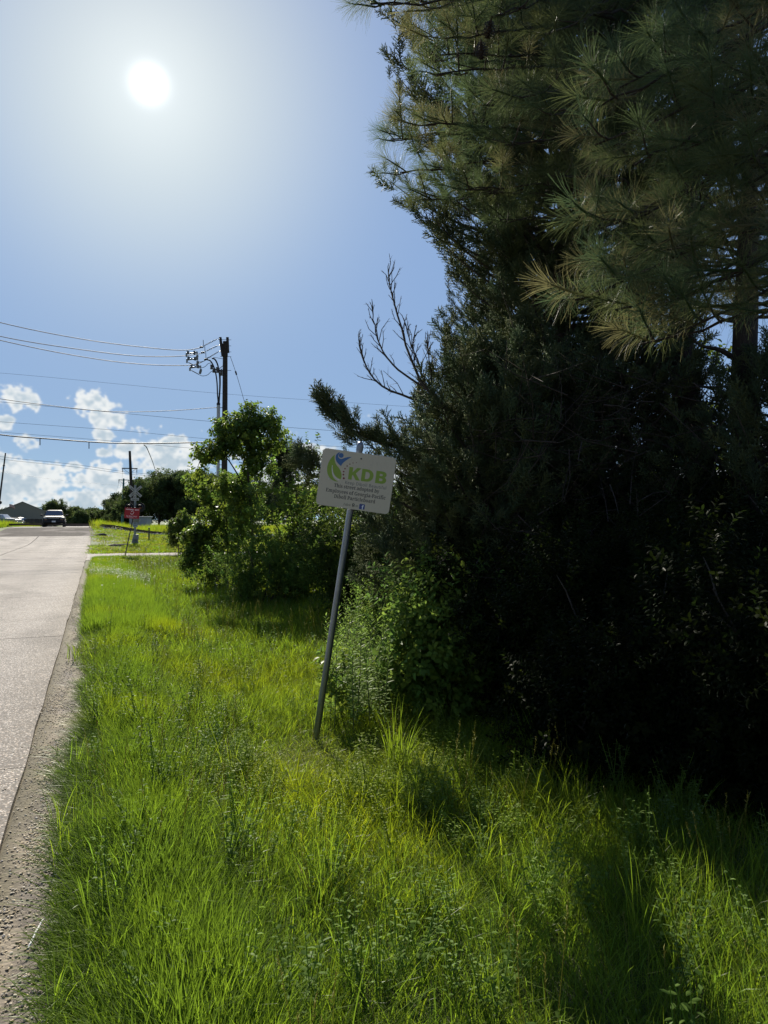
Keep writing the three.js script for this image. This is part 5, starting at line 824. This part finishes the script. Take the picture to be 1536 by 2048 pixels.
{
  // shrubs of the wood's edge and its dark understorey
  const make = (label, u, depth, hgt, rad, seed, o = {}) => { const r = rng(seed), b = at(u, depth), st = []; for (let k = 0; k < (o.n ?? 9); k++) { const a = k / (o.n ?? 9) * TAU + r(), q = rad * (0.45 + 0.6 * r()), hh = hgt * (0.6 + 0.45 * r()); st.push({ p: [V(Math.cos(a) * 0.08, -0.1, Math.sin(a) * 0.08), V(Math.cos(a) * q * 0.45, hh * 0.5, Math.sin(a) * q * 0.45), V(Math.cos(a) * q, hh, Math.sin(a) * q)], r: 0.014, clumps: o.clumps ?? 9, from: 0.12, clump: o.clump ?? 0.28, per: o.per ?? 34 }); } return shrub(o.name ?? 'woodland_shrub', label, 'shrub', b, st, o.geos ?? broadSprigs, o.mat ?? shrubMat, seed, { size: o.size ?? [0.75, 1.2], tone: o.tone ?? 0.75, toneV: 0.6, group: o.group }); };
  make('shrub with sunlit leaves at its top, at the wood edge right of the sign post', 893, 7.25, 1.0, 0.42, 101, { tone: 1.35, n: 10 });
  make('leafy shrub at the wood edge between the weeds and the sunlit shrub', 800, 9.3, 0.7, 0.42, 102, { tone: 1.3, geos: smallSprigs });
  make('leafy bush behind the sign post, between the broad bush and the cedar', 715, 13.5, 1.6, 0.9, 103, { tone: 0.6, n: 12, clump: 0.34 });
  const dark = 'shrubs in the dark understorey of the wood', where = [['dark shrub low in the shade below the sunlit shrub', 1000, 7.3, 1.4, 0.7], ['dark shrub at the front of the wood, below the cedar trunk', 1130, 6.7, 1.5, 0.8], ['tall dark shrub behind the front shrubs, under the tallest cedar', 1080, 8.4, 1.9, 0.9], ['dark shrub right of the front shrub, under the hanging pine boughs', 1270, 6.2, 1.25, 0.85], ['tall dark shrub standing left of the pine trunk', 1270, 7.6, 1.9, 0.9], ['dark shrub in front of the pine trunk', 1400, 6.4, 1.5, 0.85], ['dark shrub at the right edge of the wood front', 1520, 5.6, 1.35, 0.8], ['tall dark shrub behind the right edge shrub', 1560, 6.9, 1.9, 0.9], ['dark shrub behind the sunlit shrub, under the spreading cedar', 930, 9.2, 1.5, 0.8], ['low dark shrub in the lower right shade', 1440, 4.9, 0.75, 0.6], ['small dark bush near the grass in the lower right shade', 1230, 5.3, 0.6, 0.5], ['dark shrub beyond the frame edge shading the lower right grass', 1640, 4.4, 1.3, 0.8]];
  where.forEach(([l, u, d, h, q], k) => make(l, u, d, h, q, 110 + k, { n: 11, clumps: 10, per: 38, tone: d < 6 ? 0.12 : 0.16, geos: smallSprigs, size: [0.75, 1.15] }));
  // sunlit bushes beyond the wood, seen through its gaps
  const beyond = [[830, 17, 1.9, 1.0, 'green bush lit by sun behind the spreading cedar'], [980, 18, 2.2, 1.2, 'sunlit bush behind the wood, seen in gaps under the cedars'], [1150, 17, 2.1, 1.2, 'sunlit bush behind the wood, left of the pine trunk'], [1300, 18, 2.2, 1.3, 'sunlit bush behind the wood, seen just left of the dark trunk'], [1440, 16, 2.0, 1.2, 'sunlit bush behind the wood, right of the pine trunk'], [1580, 15, 2.2, 1.3, 'sunlit bush behind the wood at the right edge']];
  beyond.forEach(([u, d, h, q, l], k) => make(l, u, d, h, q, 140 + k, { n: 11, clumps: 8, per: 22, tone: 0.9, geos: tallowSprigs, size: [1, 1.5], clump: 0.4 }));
  const gap = [[1370, 13, 4.3], [1475, 13, 3.6]];
  gap.forEach(([u, d, h], k) => make(k ? 'thin yellow green sapling seen through the gap right of the pine trunk' : 'yellow green young tree seen high through the gap beside the pine trunk', u, d, h, 0.5, 150 + k, { name: 'young_tree', n: 4, clumps: 6, per: 8, tone: 1, geos: tallowSprigs, mat: tallowMat, size: [1, 1.4], clump: 0.3 }));
}
// fine dead twigs that fill the wood
{
  const r = rng(71), g = new Geo();
  for (let k = 0; k < 420; k++) { const u = 1020 + r() * 520, d = 6.6 + r() * 3, v = 760 + r() * 420, o = P(u, v, d), dir = V((r() - 0.6) * 1.2, (r() - 0.45) * 0.9, (r() - 0.5)).normalize(), l = 0.3 + 0.8 * r(), m = o.clone().addScaledVector(dir, l * 0.5).add(randDir(r).multiplyScalar(0.05)), e = o.clone().addScaledVector(dir, l).add(V(0, 0.12 * l, 0)); g.tube([o, m, e], [0.006, 0.004, 0.0015], 4); for (let j = 0; j < 4; j++) { const q = o.clone().lerp(e, 0.25 + 0.2 * j); g.spike(q, q.clone().addScaledVector(dir.clone().add(randDir(r)).normalize(), 0.12 + 0.2 * r()), 0.0028); } }
  tag(part('twigs', g.build(), bark, scene), 'tangle of fine dead twigs filling the dark wood', 'twigs', null, 'stuff');
}

// ------------------------------------------------------------------ far trees
function tree(label, base, h, rad, seed, { group, trunkH = 0.35, n = 700, tone = 1, size = 1, flat = 0.8, mat = farLeaf, name = 'tree' } = {}) {
  const r = rng(seed), t = thing(name, label, 'tree', [base.x, base.y, base.z], 0, group), w = new Geo(), list = [], lobes = [];
  w.tube([V(0, -0.4, 0), V(0.03 * h * (r() - 0.5), h * trunkH, 0), V(0.05 * h * (r() - 0.5), h * 0.75, 0)], [0.022 * h, 0.018 * h, 0.006 * h], 9);
  const L = 11; for (let k = 0; k < L; k++) { const a = k * 2.4 + r(), f = r(), y = lerp(trunkH, 0.92, f), q = rad * (0.35 + 0.55 * r()) * Math.sin(Math.PI * lerp(0.25, 0.92, f)), c = V(Math.cos(a) * q, h * y, Math.sin(a) * q); lobes.push([c, rad * (0.30 + 0.28 * r())]); w.tube([V(0, h * Math.max(0.12, y - 0.25), 0), c.clone().multiplyScalar(0.55).setY(h * (y - 0.1)), c], [0.009 * h, 0.006 * h, 0.002 * h], 5); }
  for (let k = 0; k < n; k++) { const [c, q] = lobes[Math.floor(r() * L)], d = randDir(r), p = c.clone().add(d.multiplyScalar(q * Math.pow(r(), 0.4)).multiply(V(1, flat, 1))); list.push({ m: place(p, randDir(r), r() * TAU, size * (0.7 + 0.7 * r())), c: tint(r, tone, 0.7, 0.25) }); }
  part('trunk', w.build(), bark, t); spread(list, farClumps, mat, t, 'crown'); return t;
}
{
  const A = 'big trees behind the railway on the right';
  const rows = [[283, 120, 965, 3.6, 'leftmost big tree of the row behind the crossing signal'], [318, 118, 948, 4.2, 'second big tree from the left, just right of the crossing signal'], [345, 125, 935, 4.4, 'tallest big tree of the row, right of the red notice'], [378, 118, 944, 4.2, 'big tree right of the tallest one, over the grey cabinet'], [412, 122, 938, 4.4, 'big tree directly behind the young tree on its left'], [455, 120, 948, 4.2, 'big tree behind the utility pole foot'], [505, 118, 955, 4.4, 'big tree hidden mostly behind the young tree'], [560, 120, 960, 4.4, 'big tree showing between the young tree and the sign'], [620, 125, 970, 4.4, 'big far tree behind the sign panel, left part'], [690, 125, 965, 4.4, 'big far tree behind the sign panel, right part']];
  rows.forEach(([u, d, v, q, l], k) => { const b = P(u, 1040, d); b.y = H(b.x, b.z); tree(l, b, P(u, v, d).y - b.y, q, 200 + k, { n: 1100, size: 1.15, trunkH: 0.28 }); });
  // lower wood running off down the road on the right
  const r2 = [[268, 135, 992, 3.2], [255, 150, 985, 3.4], [243, 165, 990, 3.4], [236, 180, 990, 3.2], [230, 196, 992, 3.2], [224, 215, 1000, 3.2], [250, 160, 1000, 3.4], [262, 140, 1000, 3.2]];
  r2.forEach(([u, d, v, q], k) => { const b = P(u, 1040, d); b.y = H(b.x, b.z); tree(`dark roadside wood tree, ${['beside the brown pole', 'between brown and teal poles', 'at the teal pole', 'left of the teal pole', 'under the third pole', 'at the left end of the wood', 'in front of the teal pole foot', 'in front of the brown pole foot'][k]}`, b, P(u, v, d).y - b.y, q, 230 + k, { n: 700, size: 1.2, trunkH: 0.15, tone: 0.75 }); });
  // left of the road
  const r3 = [[103, 150, 1003, 3.4, 'round tree right of the metal building', 0.2, 900], [150, 170, 1019, 2.6, 'low bushy tree right behind the oncoming car', 0.1, 700], [172, 175, 1025, 2.4, 'low tree right of the bushy tree behind the car', 0.1, 500], [162, 168, 1028, 2.6, 'low wide tree in front of the bushy tree behind the car', 0.05, 500]];
  r3.forEach(([u, d, v, q, l, th, n], k) => { const b = P(u, 1040, d); b.y = H(b.x, b.z); tree(l, b, P(u, v, d).y - b.y, q, 250 + k, { n, size: 1.1, trunkH: th, flat: 0.9 }); });
  const r4 = [[180, 240, 1020, 4], [188, 260, 1022, 4], [196, 280, 1026, 4], [204, 300, 1024, 4], [212, 320, 1025, 4], [178, 330, 1027, 5], [192, 380, 1030, 6], [206, 420, 1030, 6], [125, 300, 1030, 5], [-30, 240, 1020, 6], [20, 260, 1028, 6]];
  r4.forEach(([u, d, v, q], k) => { const b = P(u, 1040, d); b.y = H(b.x, b.z); tree(`far tree, ${['just right of the low trees', 'second right of the low trees', 'left of the far road gap', 'right of the far road gap', 'at the foot of the smallest pole', 'small, behind the first ones', 'small, in the far road gap', 'small, right of the far road gap', 'between building tree and bushy tree', 'beyond the left frame edge', 'behind the metal building'][k]}`, b, Math.max(3, P(u, v, d).y - b.y), q, 270 + k, { n: 420, size: 1.8, trunkH: 0.25, tone: 0.9 }); });
}
// ------------------------------------------------------------------ grass
function bladeClump(seed, { n = 34, len = [0.18, 0.36], w = 0.0042, rad = 0.09, lean = 0.5, seg = 4, bend = 0.6 } = {}) {
  const r = rng(seed), g = new Geo();
  for (let k = 0; k < n; k++) {
    const a = r() * TAU, q = rad * Math.sqrt(r()), o = V(Math.cos(a) * q, -0.01, Math.sin(a) * q), L = lerp(len[0], len[1], r()), b = a + (r() - 0.5) * 2.4, th = lean * r() * r() + 0.06, out = V(Math.cos(b), 0, Math.sin(b)), pts = [o], ws = [w * 0.8]; let ang = th, p = o.clone();
    const curl = bend * (0.3 + r() * r() * 1.6);
    for (let j = 1; j <= seg; j++) { ang += curl / seg * (j / seg) * 1.6; p = p.clone().addScaledVector(out, Math.sin(ang) * L / seg).add(V(0, Math.cos(ang) * L / seg, 0)); pts.push(p); ws.push(j === seg ? 0 : w * (1 - 0.55 * (j / seg) ** 2)); }
    const side = V(-out.z, 0, out.x).applyAxisAngle(_up, (r() - 0.5) * 1.6); g.ribbon(pts, ws, side);
  }
  return g.build();
}
const grassMat = leafMat(0.18, 0.26, 0.015, { through: 0.62, gloss: 0.12, glossRough: 0.3 });
const fineClumps = [1, 2, 3, 4, 5].map((s) => bladeClump(s + 300, { n: 30, len: [0.13, 0.34], lean: 0.7, bend: 0.8 }));
const tallClumps = [1, 2, 3].map((s) => bladeClump(s + 310, { n: 14, len: [0.28, 0.52], w: 0.0042, rad: 0.06, lean: 0.45, seg: 5, bend: 1.0 }));
const farClumpsG = [1, 2, 3].map((s) => bladeClump(s + 320, { n: 30, len: [0.16, 0.4], w: 0.008, rad: 0.24, seg: 3 }));
const distClumps = [1, 2].map((s) => bladeClump(s + 330, { n: 40, len: [0.25, 0.5], w: 0.03, rad: 0.6, seg: 2 }));
const weedClumps = [1, 2, 3].map((s) => { const r = rng(s + 340), g = new Geo(); for (let k = 0; k < 7; k++) { const a = r() * TAU, o = V(Math.cos(a) * 0.05 * r(), 0, Math.sin(a) * 0.05 * r()), e = o.clone().add(V((r() - 0.5) * 0.2, 0.14 + 0.16 * r(), (r() - 0.5) * 0.2)); g.tube([o, o.clone().lerp(e, 0.5), e], [0.0022, 0.002, 0.0012], 4); for (let j = 0; j < 9; j++) { const p = o.clone().lerp(e, 0.25 + 0.75 * j / 9), d = V(Math.cos(j * 2.4 + a), 0.35 * r(), Math.sin(j * 2.4 + a)).normalize(); g.leaf(p, d, V(r() - 0.5, 1.4, r() - 0.5).normalize(), 0.014 + 0.02 * r(), 0.008 + 0.008 * r(), 0.2, 0.45); } } return g.build(); });
function grassPatch(seed, R, n, { len = [0.12, 0.34], w = 0.0029, seg = 4, thatch = 0.06 } = {}) {   // a round tussocky patch, thinner at its rim; every blade has its own tone
  const r = rng(seed), g = new Geo();
  for (let k = 0; k < n; k++) {
    const a0 = r() * TAU, q = R * Math.sqrt(r()) * (r() < 0.2 ? 1.08 : 1), ox = Math.cos(a0) * q, oz = Math.sin(a0) * q, tus = vnoise(ox * 9 + seed, oz * 9, 3), dead = r() < thatch, wide = r() < 0.06;
    const L = lerp(len[0], len[1], Math.pow(r(), 1.2)) * lerp(0.6, 1.15, tus) * (dead ? 0.8 : 1), b = r() * TAU, out = V(Math.cos(b), 0, Math.sin(b)), bend = dead ? 1.6 + r() : 0.35 + 1.5 * r() * r(), pts = [V(ox, -0.01, oz)], wd = w * (wide ? 1.9 : 0.7 + 0.6 * r()), ws = [wd * 0.8];
    let ang = (dead ? 0.5 : 0.05) + 0.55 * r() * r(), p = pts[0].clone();
    for (let j = 1; j <= seg; j++) { ang += bend / seg * (j / seg) * 1.6; p = p.clone().addScaledVector(out, Math.sin(ang) * L / seg).add(V(0, Math.cos(ang) * L / seg, 0)); if (p.y < 0.01) p.y = 0.01; pts.push(p); ws.push(j === seg ? 0 : wd * (1 - 0.55 * (j / seg) ** 2)); }
    const from = g.p.length / 3; g.ribbon(pts, ws, V(-out.z, 0, out.x).applyAxisAngle(_up, (r() - 0.5) * 1.6));
    const v = 0.5 + 0.95 * r(), y = r(); g.paint(from, dead ? [0.30 * v, 0.23 * v, 0.10 * v] : [lerp(0.15, 0.245, y) * v, lerp(0.245, 0.31, y) * v, lerp(0.018, 0.013, y) * v]);
  }
  return g.build();
}
const bladeMat = leafMat(1, 1, 1, { through: 0.62, gloss: 0.14, glossRough: 0.28 }); bladeMat.vertexColors = true;
const nearPatches = [1, 2, 3, 4, 5, 6, 7, 8].map((k) => grassPatch(k + 600, 0.46, 1050)), loosePatches = [1, 2, 3, 4, 5, 6, 7, 8].map((k) => grassPatch(k + 620, 0.46, 260)), vergePatches = [1, 2, 3, 4].map((k) => grassPatch(k + 640, 0.85, 1300, { len: [0.16, 0.4], w: 0.007, seg: 3, thatch: 0.04 }));
const seedStalks = [1, 2].map((s) => { const r = rng(s + 350), g = new Geo(); for (let k = 0; k < 5; k++) { const o = V((r() - 0.5) * 0.15, 0, (r() - 0.5) * 0.15), e = o.clone().add(V((r() - 0.5) * 0.2, 0.42 + 0.2 * r(), (r() - 0.5) * 0.2)); g.tube([o, o.clone().lerp(e, 0.55).add(V((r() - 0.5) * 0.03, 0, 0)), e], [0.0014, 0.0011, 0.0008], 3); for (let j = 0; j < 9; j++) { const p = o.clone().lerp(e, 0.78 + 0.22 * j / 9); g.spike(p, p.clone().add(randDir(r).multiplyScalar(0.012)).add(V(0, 0.014, 0)), 0.0022); } } return g.build(); });

const weedMat = leafMat(0.18, 0.27, 0.035, { through: 0.58, gloss: 0.05 });
const grassGroup = thing('grass', 'lush bright green uncut grass covering the roadside verge', 'grass'); grassGroup.userData.kind = 'stuff';
const lawn = thing('mown_grass', 'short yellow green grass beyond the side road and along the railway', 'grass'); lawn.userData.kind = 'stuff';
const weeds = thing('weeds', 'low leafy weeds mixed in the grass around the sign post', 'weeds'); weeds.userData.kind = 'stuff';
{
  const r = rng(401), A = fineClumps.map(() => []), T = tallClumps.map(() => []), Fq = farClumpsG.map(() => []), Wd = weedClumps.map(() => []), St = seedStalks.map(() => []);
  const q = new THREE.Quaternion(), eu = new THREE.Euler();
  const m4 = (x, y, z, k, ky, tilt) => { eu.set((r() - 0.5) * tilt, r() * TAU, (r() - 0.5) * tilt); return M4().compose(V(x, y, z), q.setFromEuler(eu), V(k, ky, k)); };
  const visible = (x, z, pad = 0.2) => { if (z > -0.35) return false; const u = x / -z; return Math.abs(u) < 0.53 + pad / Math.max(0.5, -z) * 1.5; };
  const colour = (s, t, k = 1) => { const n = fbm(s * 0.8, t * 0.8, 3, 61), n2 = vnoise(s * 5, t * 5, 62), y = sstep(0.45, 0.75, n); return new THREE.Color().setRGB(k * (0.72 + 0.55 * n2) * lerp(0.85, 1.25, y), k * (0.78 + 0.45 * n2) * lerp(0.92, 1.1, y), k * lerp(1.1, 0.7, y)); };
  // weedy patches: low broad leaves instead of blades
  const weedy = (s, t) => { const [x, z] = XZ(s, t), u = CX + F * x / -z, v = HORIZON + F * (EYE - H(x, z)) / -z; const e = (a, b, c, d) => 1 - Math.hypot((u - a) / c, (v - b) / d); return Math.max(e(430, 1580, 150, 90), e(860, 1570, 220, 95), e(700, 1330, 90, 130), e(960, 1680, 120, 60)) + 0.7 * (fbm(s * 3, t * 3, 3, 64) - 0.5); };
  // interior of the near verge: broad patches; towards the road edge: single clumps that leave the edge ragged
  const setN = nearPatches.map(() => []), setL = loosePatches.map(() => []); let cnt = 0;
  for (let s0 = 0.4; s0 < 16; s0 += 0.40) for (let t0 = 0.42; t0 < 4.6; t0 += 0.40) {
    const s = s0 + (r() - 0.5) * 0.3, t = t0 + (r() - 0.5) * 0.3, [x, z] = XZ(s, t); if (!visible(x, z, 0.6)) continue;
    const wood = sstep(2.9, 3.7, t + 0.4 * (vnoise(s * 2, t * 2, 7) - 0.5)); if (r() < wood * 0.85) continue;
    const wd = weedy(s, t), hgt = (0.58 + 0.5 * vnoise(s * 1.1, t * 1.1, 65)) * lerp(0.42, 1, sstep(0.35, 1.2, Math.hypot(s - 5.55, t - 1.72))), e = 0.2, sl = V(-(H(x + e, z) - H(x - e, z)) / (2 * e), 1, -(H(x, z + e) - H(x, z - e)) / (2 * e)).normalize();
    const m = place(V(x, H(x, z) - 0.015, z), sl, r() * TAU, 0.95 + 0.2 * r(), hgt * (1 - 0.2 * wood)); cnt++;
    (wd > 0.25 && r() < 0.3 ? setL : setN)[cnt % nearPatches.length].push({ m, c: colour(s, t) });
  }
  for (let i = 0; i < 14000; i++) {
    const s = 0.2 + Math.pow(r(), 1.25) * 15, t = -0.36 + r() * 4.9, [x, z] = XZ(s, t); if (!visible(x, z)) continue;
    const edge = GRASS_EDGE + 0.14 * (fbm(s * 0.9, 3, 3) - 0.4) + 0.10 * (vnoise(s * 6, 9) - 0.5), inside = sstep(edge - 0.07, edge + 0.10, t); if (r() > inside * inside) continue;
    const wood = sstep(2.9, 3.7, t); if (r() < wood * 0.85) continue;
    const wd = weedy(s, t), y = H(x, z) - 0.012;
    if (wd > 0.25 && r() < (Math.hypot(s - 5.4, t - 1.72) < 0.7 ? 0.15 : 0.42)) Wd[i % 3].push({ m: m4(x, y, z, 0.8 + 0.4 * r(), 0.5 + 0.6 * r(), 0.6), c: colour(s, t, 1.15) });
    if (t < 0.5) A[i % A.length].push({ m: m4(x, y, z, 0.85 + 0.4 * r(), (0.7 + 0.5 * vnoise(s * 1.6, t * 1.6, 65)) * lerp(0.3, 1, sstep(-0.15, 0.3, t)), 0.3), c: colour(s, t) });
    if (inside > 0.95 && Math.hypot(s - 5.55, t - 1.72) > 0.9 && r() < 0.06) T[i % T.length].push({ m: m4(x, y, z, 0.8 + 0.4 * r(), 0.55 + 0.4 * r(), 0.3), c: colour(s, t, 0.95) });
    if (inside > 0.95 && Math.hypot(s - 5.55, t - 1.72) > 0.8 && r() < 0.035) Wd[i % 3].push({ m: m4(x, y + 0.05, z, 0.8 + 0.5 * r(), 0.8 + 0.7 * r(), 0.5), c: colour(s, t, 0.95) });
    if (r() < 0.008) St[i % 2].push({ m: m4(x, y, z, 1, 0.7 + 0.35 * r(), 0.3), c: new THREE.Color().setRGB(1.5, 1.0, 3) });
  }
  for (let i = 0; i < 9000; i++) {                // extra clumps on the ragged road side
    const s = 0.2 + Math.pow(r(), 1.3) * 15, t = -0.3 + r() * 0.75, [x, z] = XZ(s, t); if (!visible(x, z)) continue;
    const edge = GRASS_EDGE + 0.14 * (fbm(s * 0.9, 3, 3) - 0.4) + 0.10 * (vnoise(s * 6, 9) - 0.5), inside = sstep(edge - 0.07, edge + 0.10, t); if (r() > inside * inside) continue;
    A[i % A.length].push({ m: m4(x, H(x, z) - 0.012, z, 0.85 + 0.4 * r(), (0.65 + 0.5 * vnoise(s * 1.6, t * 1.6, 65)) * lerp(0.3, 1, sstep(-0.15, 0.3, t)), 0.3), c: colour(s, t) });
  }
  setN.forEach((l, k) => l.length && copies('grass_patches', nearPatches[k], bladeMat, l, grassGroup)); setL.forEach((l, k) => l.length && copies('thin_grass_patches', loosePatches[k], bladeMat, l, grassGroup));
  // verge from 10 to 36 m
  const setV = vergePatches.map(() => []);
  for (let s0 = 9.5; s0 < 33.4; s0 += 0.75) for (let t0 = 0.95; t0 < 14; t0 += 0.75) {
    const s = s0 + (r() - 0.5) * 0.6, t = t0 + (r() - 0.5) * 0.6, [x, z] = XZ(s, t); if (!visible(x, z, 1.2) || onRoad(s + 1, t) || onRoad(s, t)) continue; if (s < 14 && (t > 4.4 || r() < sstep(3.2, 4.2, t) * 0.9)) continue;
    const e = 0.4, sl = V(-(H(x + e, z) - H(x - e, z)) / (2 * e), 1, -(H(x, z + e) - H(x, z - e)) / (2 * e)).normalize();
    setV[cnt++ % 4].push({ m: place(V(x, H(x, z) - 0.012, z), sl, r() * TAU, 0.95 + 0.25 * r(), (0.75 + 0.5 * vnoise(s * 0.5, t * 0.5, 66)) * lerp(0.85, 0.52, sstep(24, 31, s))), c: colour(s, t, 1.0) });
    if (r() < 0.5) for (let k = 0; k < 3; k++) { const [x2, z2] = XZ(s + r(), t + r()); St[k % 2].push({ m: m4(x2, H(x2, z2), z2, 1.2, 0.9 + 0.3 * r(), 0.3), c: new THREE.Color().setRGB(1.5, 1.0, 2.5) }); }
  }
  for (let i = 0; i < 12000; i++) {
    const s = 11 + Math.pow(r(), 1.1) * 22, t = -0.2 + r() * 1.2, [x, z] = XZ(s, t); if (!visible(x, z, 0.5) || onRoad(s, t)) continue; if (t < GRASS_EDGE + 0.12 * (fbm(s * 0.9, 3, 3) - 0.4) + 0.03) continue;
    Fq[i % 3].push({ m: m4(x, H(x, z) - 0.01, z, 0.5 + 0.4 * r(), (0.6 + 0.4 * r()) * lerp(1, 0.5, sstep(24, 31, s)), 0.3), c: colour(s, t, 1.0) });
  }
  setV.forEach((l, k) => l.length && copies('verge_grass_patches', vergePatches[k], bladeMat, l, grassGroup));
  A.forEach((l, k) => copies('grass_clumps', fineClumps[k], grassMat, l, grassGroup)); T.forEach((l, k) => copies('tall_grass_clumps', tallClumps[k], grassMat, l, grassGroup)); Fq.forEach((l, k) => copies('verge_grass_clumps', farClumpsG[k], grassMat, l, grassGroup)); St.forEach((l, k) => copies('seed_stalks', seedStalks[k], grassMat, l, grassGroup));
  Wd.forEach((l, k) => copies('weed_leaves', weedClumps[k], weedMat, l, weeds));
  // beyond the side road, the banks and the left side
  const B = distClumps.map(() => []), dry = (s, t) => sstep(0.42, 0.6, fbm(s * 0.12, t * 0.05, 3, 4)) * sstep(66, 58, s) * (t > -1 ? 1 : 0.2);
  for (let i = 0; i < 24000; i++) {
    const s = 38 + Math.pow(r(), 1.5) * 92, t = r() < 0.72 ? -0.2 + r() * 45 : -8.2 - r() * 30, [x, z] = XZ(s, t); if (!visible(x, z, 1) || onRoad(s, t)) continue;
    const dt = dry(s, t), tall = t > 0 ? sstep(72, 80, s) : sstep(60, 75, s), bare = t > -0.5 && t < 1.6 && s < 62 ? 0.5 : 0; if (r() < bare) continue; const k = 0.6 + 0.4 * r();
    B[i % 2].push({ m: m4(x, H(x, z) - 0.02, z, k, k * lerp(lerp(0.42, 0.16, dt), 2.0, tall) * (0.7 + 0.6 * r()), 0.2), c: new THREE.Color().setRGB(lerp(1.15, 2.0, dt) * (0.8 + 0.4 * r()), lerp(1.0, 1.15, dt) * (0.8 + 0.4 * r()), lerp(1, 2.4, dt)) });
  }
  B.forEach((l, k) => copies('mown_clumps', distClumps[k], grassMat, l, lawn));
  // small white flowers
  const fl = new Geo(); for (let k = 0; k < 6; k++) { const a = k / 6 * TAU; fl.leaf(V(0, 0.3, 0), V(Math.cos(a), 0.25, Math.sin(a)), _up, 0.016, 0.012, 0.1, 0.5); } fl.tube([V(0, 0, 0), V(0.01, 0.15, 0), V(0, 0.3, 0)], [0.001, 0.001, 0.001], 3);
  const fb = fl.build(), fm = leafMat(0.72, 0.72, 0.68, { through: 0.35, gloss: 0.1 }), list = [];
  for (let i = 0; i < 420; i++) { const u = 180 + r() * 120, v = 1148 + (r() + r() - 1) * 14, d = EYE * F / (v - HORIZON + 15), p = P(u, HORIZON, d); const y = H(p.x, p.z); list.push({ m: m4(p.x, y, p.z, 0.7 + 0.5 * r(), 1.0 + 0.4 * r(), 0.4) }); }
  for (let i = 0; i < 500; i++) { const s = 15 + r() * 20, t = 0 + r() * 7, [x, z] = XZ(s, t); list.push({ m: m4(x, H(x, z), z, 1 + 0.6 * r(), 1.1 + 0.4 * r(), 0.3) }); }
  const fg = thing('flowers', 'scattered tiny white flowers in the far verge grass', 'flowers'); fg.userData.kind = 'stuff'; copies('flower_heads', fb, fm, list, fg);
}
// upright goldenrod-like weeds behind the post
{
  const r = rng(501), protos = [];
  for (let k = 0; k < 5; k++) {
    const stem = new Geo(), lf = new Geo(), h = 0.55 + 0.08 * k, tip = V((r() - 0.5) * 0.12, h, (r() - 0.5) * 0.12), mid = tip.clone().multiplyScalar(0.5).add(V((r() - 0.5) * 0.03, 0, (r() - 0.5) * 0.03)); stem.tube([V(0, -0.05, 0), mid, tip], [0.0035, 0.003, 0.0015], 6);
    const c = new THREE.CatmullRomCurve3([V(0, 0, 0), mid, tip]); for (let j = 0; j < 52; j++) { const u = 0.15 + 0.85 * j / 51, a = j * 2.39996, d = V(Math.cos(a), lerp(0.1, 0.9, u * u), Math.sin(a)).normalize(); lf.leaf(c.getPoint(u), d, V(0, 1, 0).addScaledVector(d, -0.4).normalize(), lerp(0.085, 0.045, u) * (0.8 + 0.4 * r()), 0.014, 0.15, 0.4); }
    protos.push([stem.build(), lf.build()]);
  }
  const gm = leafMat(0.22, 0.33, 0.06, { through: 0.55, gloss: 0.1, glossRough: 0.35 }), sm = std(0.07, 0.09, 0.03, 0.8), base = protos.map(([a, b]) => { const t = new THREE.Group(); t.add(Object.assign(shadow(new THREE.Mesh(a, sm)), { name: 'stem' }), Object.assign(shadow(new THREE.Mesh(b, gm)), { name: 'leaves' })); return t; });
  let n = 0; while (n < 90) { const d = 6.4 + r() * 4.2, u = lerp(655, 690, (d - 6.4) / 4.2) + (r() * (1 - 0.35 * (10.6 - d) / 4.2)) * 165, p = at(u, d); const t = base[n % 5].clone(); t.name = numbered('upright_weed'); tag(t, 'upright weed with narrow leaves in the patch right of the sign post', 'weed plant', 'upright weeds in the patch right of the sign post'); t.position.copy(p); t.rotation.set((r() - 0.5) * 0.5, r() * TAU, (r() - 0.5) * 0.5); t.scale.setScalar(0.8 + 0.5 * r()); scene.add(t); n++; }
  const q = at(683, 6.9); shrub('sapling', 'small sapling with bright yellow green leaves just right of the sign post', 'sapling', q, [{ p: [V(0, -0.05, 0), V(0.01, 0.2, 0), V(0.03, 0.5, 0)], r: 0.007, clumps: 6, from: 0.3, clump: 0.08, per: 5 }, { p: [V(0, 0.1, 0), V(-0.06, 0.25, 0), V(-0.1, 0.4, 0)], r: 0.005, clumps: 4, from: 0.3, clump: 0.07, per: 4 }], broadSprigs, tallowMat, 511, { size: [0.8, 1.1], tone: 1.25 });
  const ht = bladeClump(77, { n: 60, len: [0.35, 0.75], w: 0.008, rad: 0.09, lean: 0.5, seg: 6, bend: 0.9 });
  for (const [u, d, k, lab] of [[795, 5.45, 0.8, 'tuft of tall grass with coarse blades right of the post foot'], [1085, 5.35, 0.75, 'long grass tuft at the edge of the dark wood'], [1170, 5.0, 0.6, 'shaded grass tuft farther right along the dark wood edge']]) { const p = at(u, d), m = part('grass_tuft', ht, grassMat, scene); m.position.copy(p); m.rotation.y = u; m.scale.setScalar(k); tag(m, lab, 'grass tuft'); }
}
renderer.render(scene, camera);
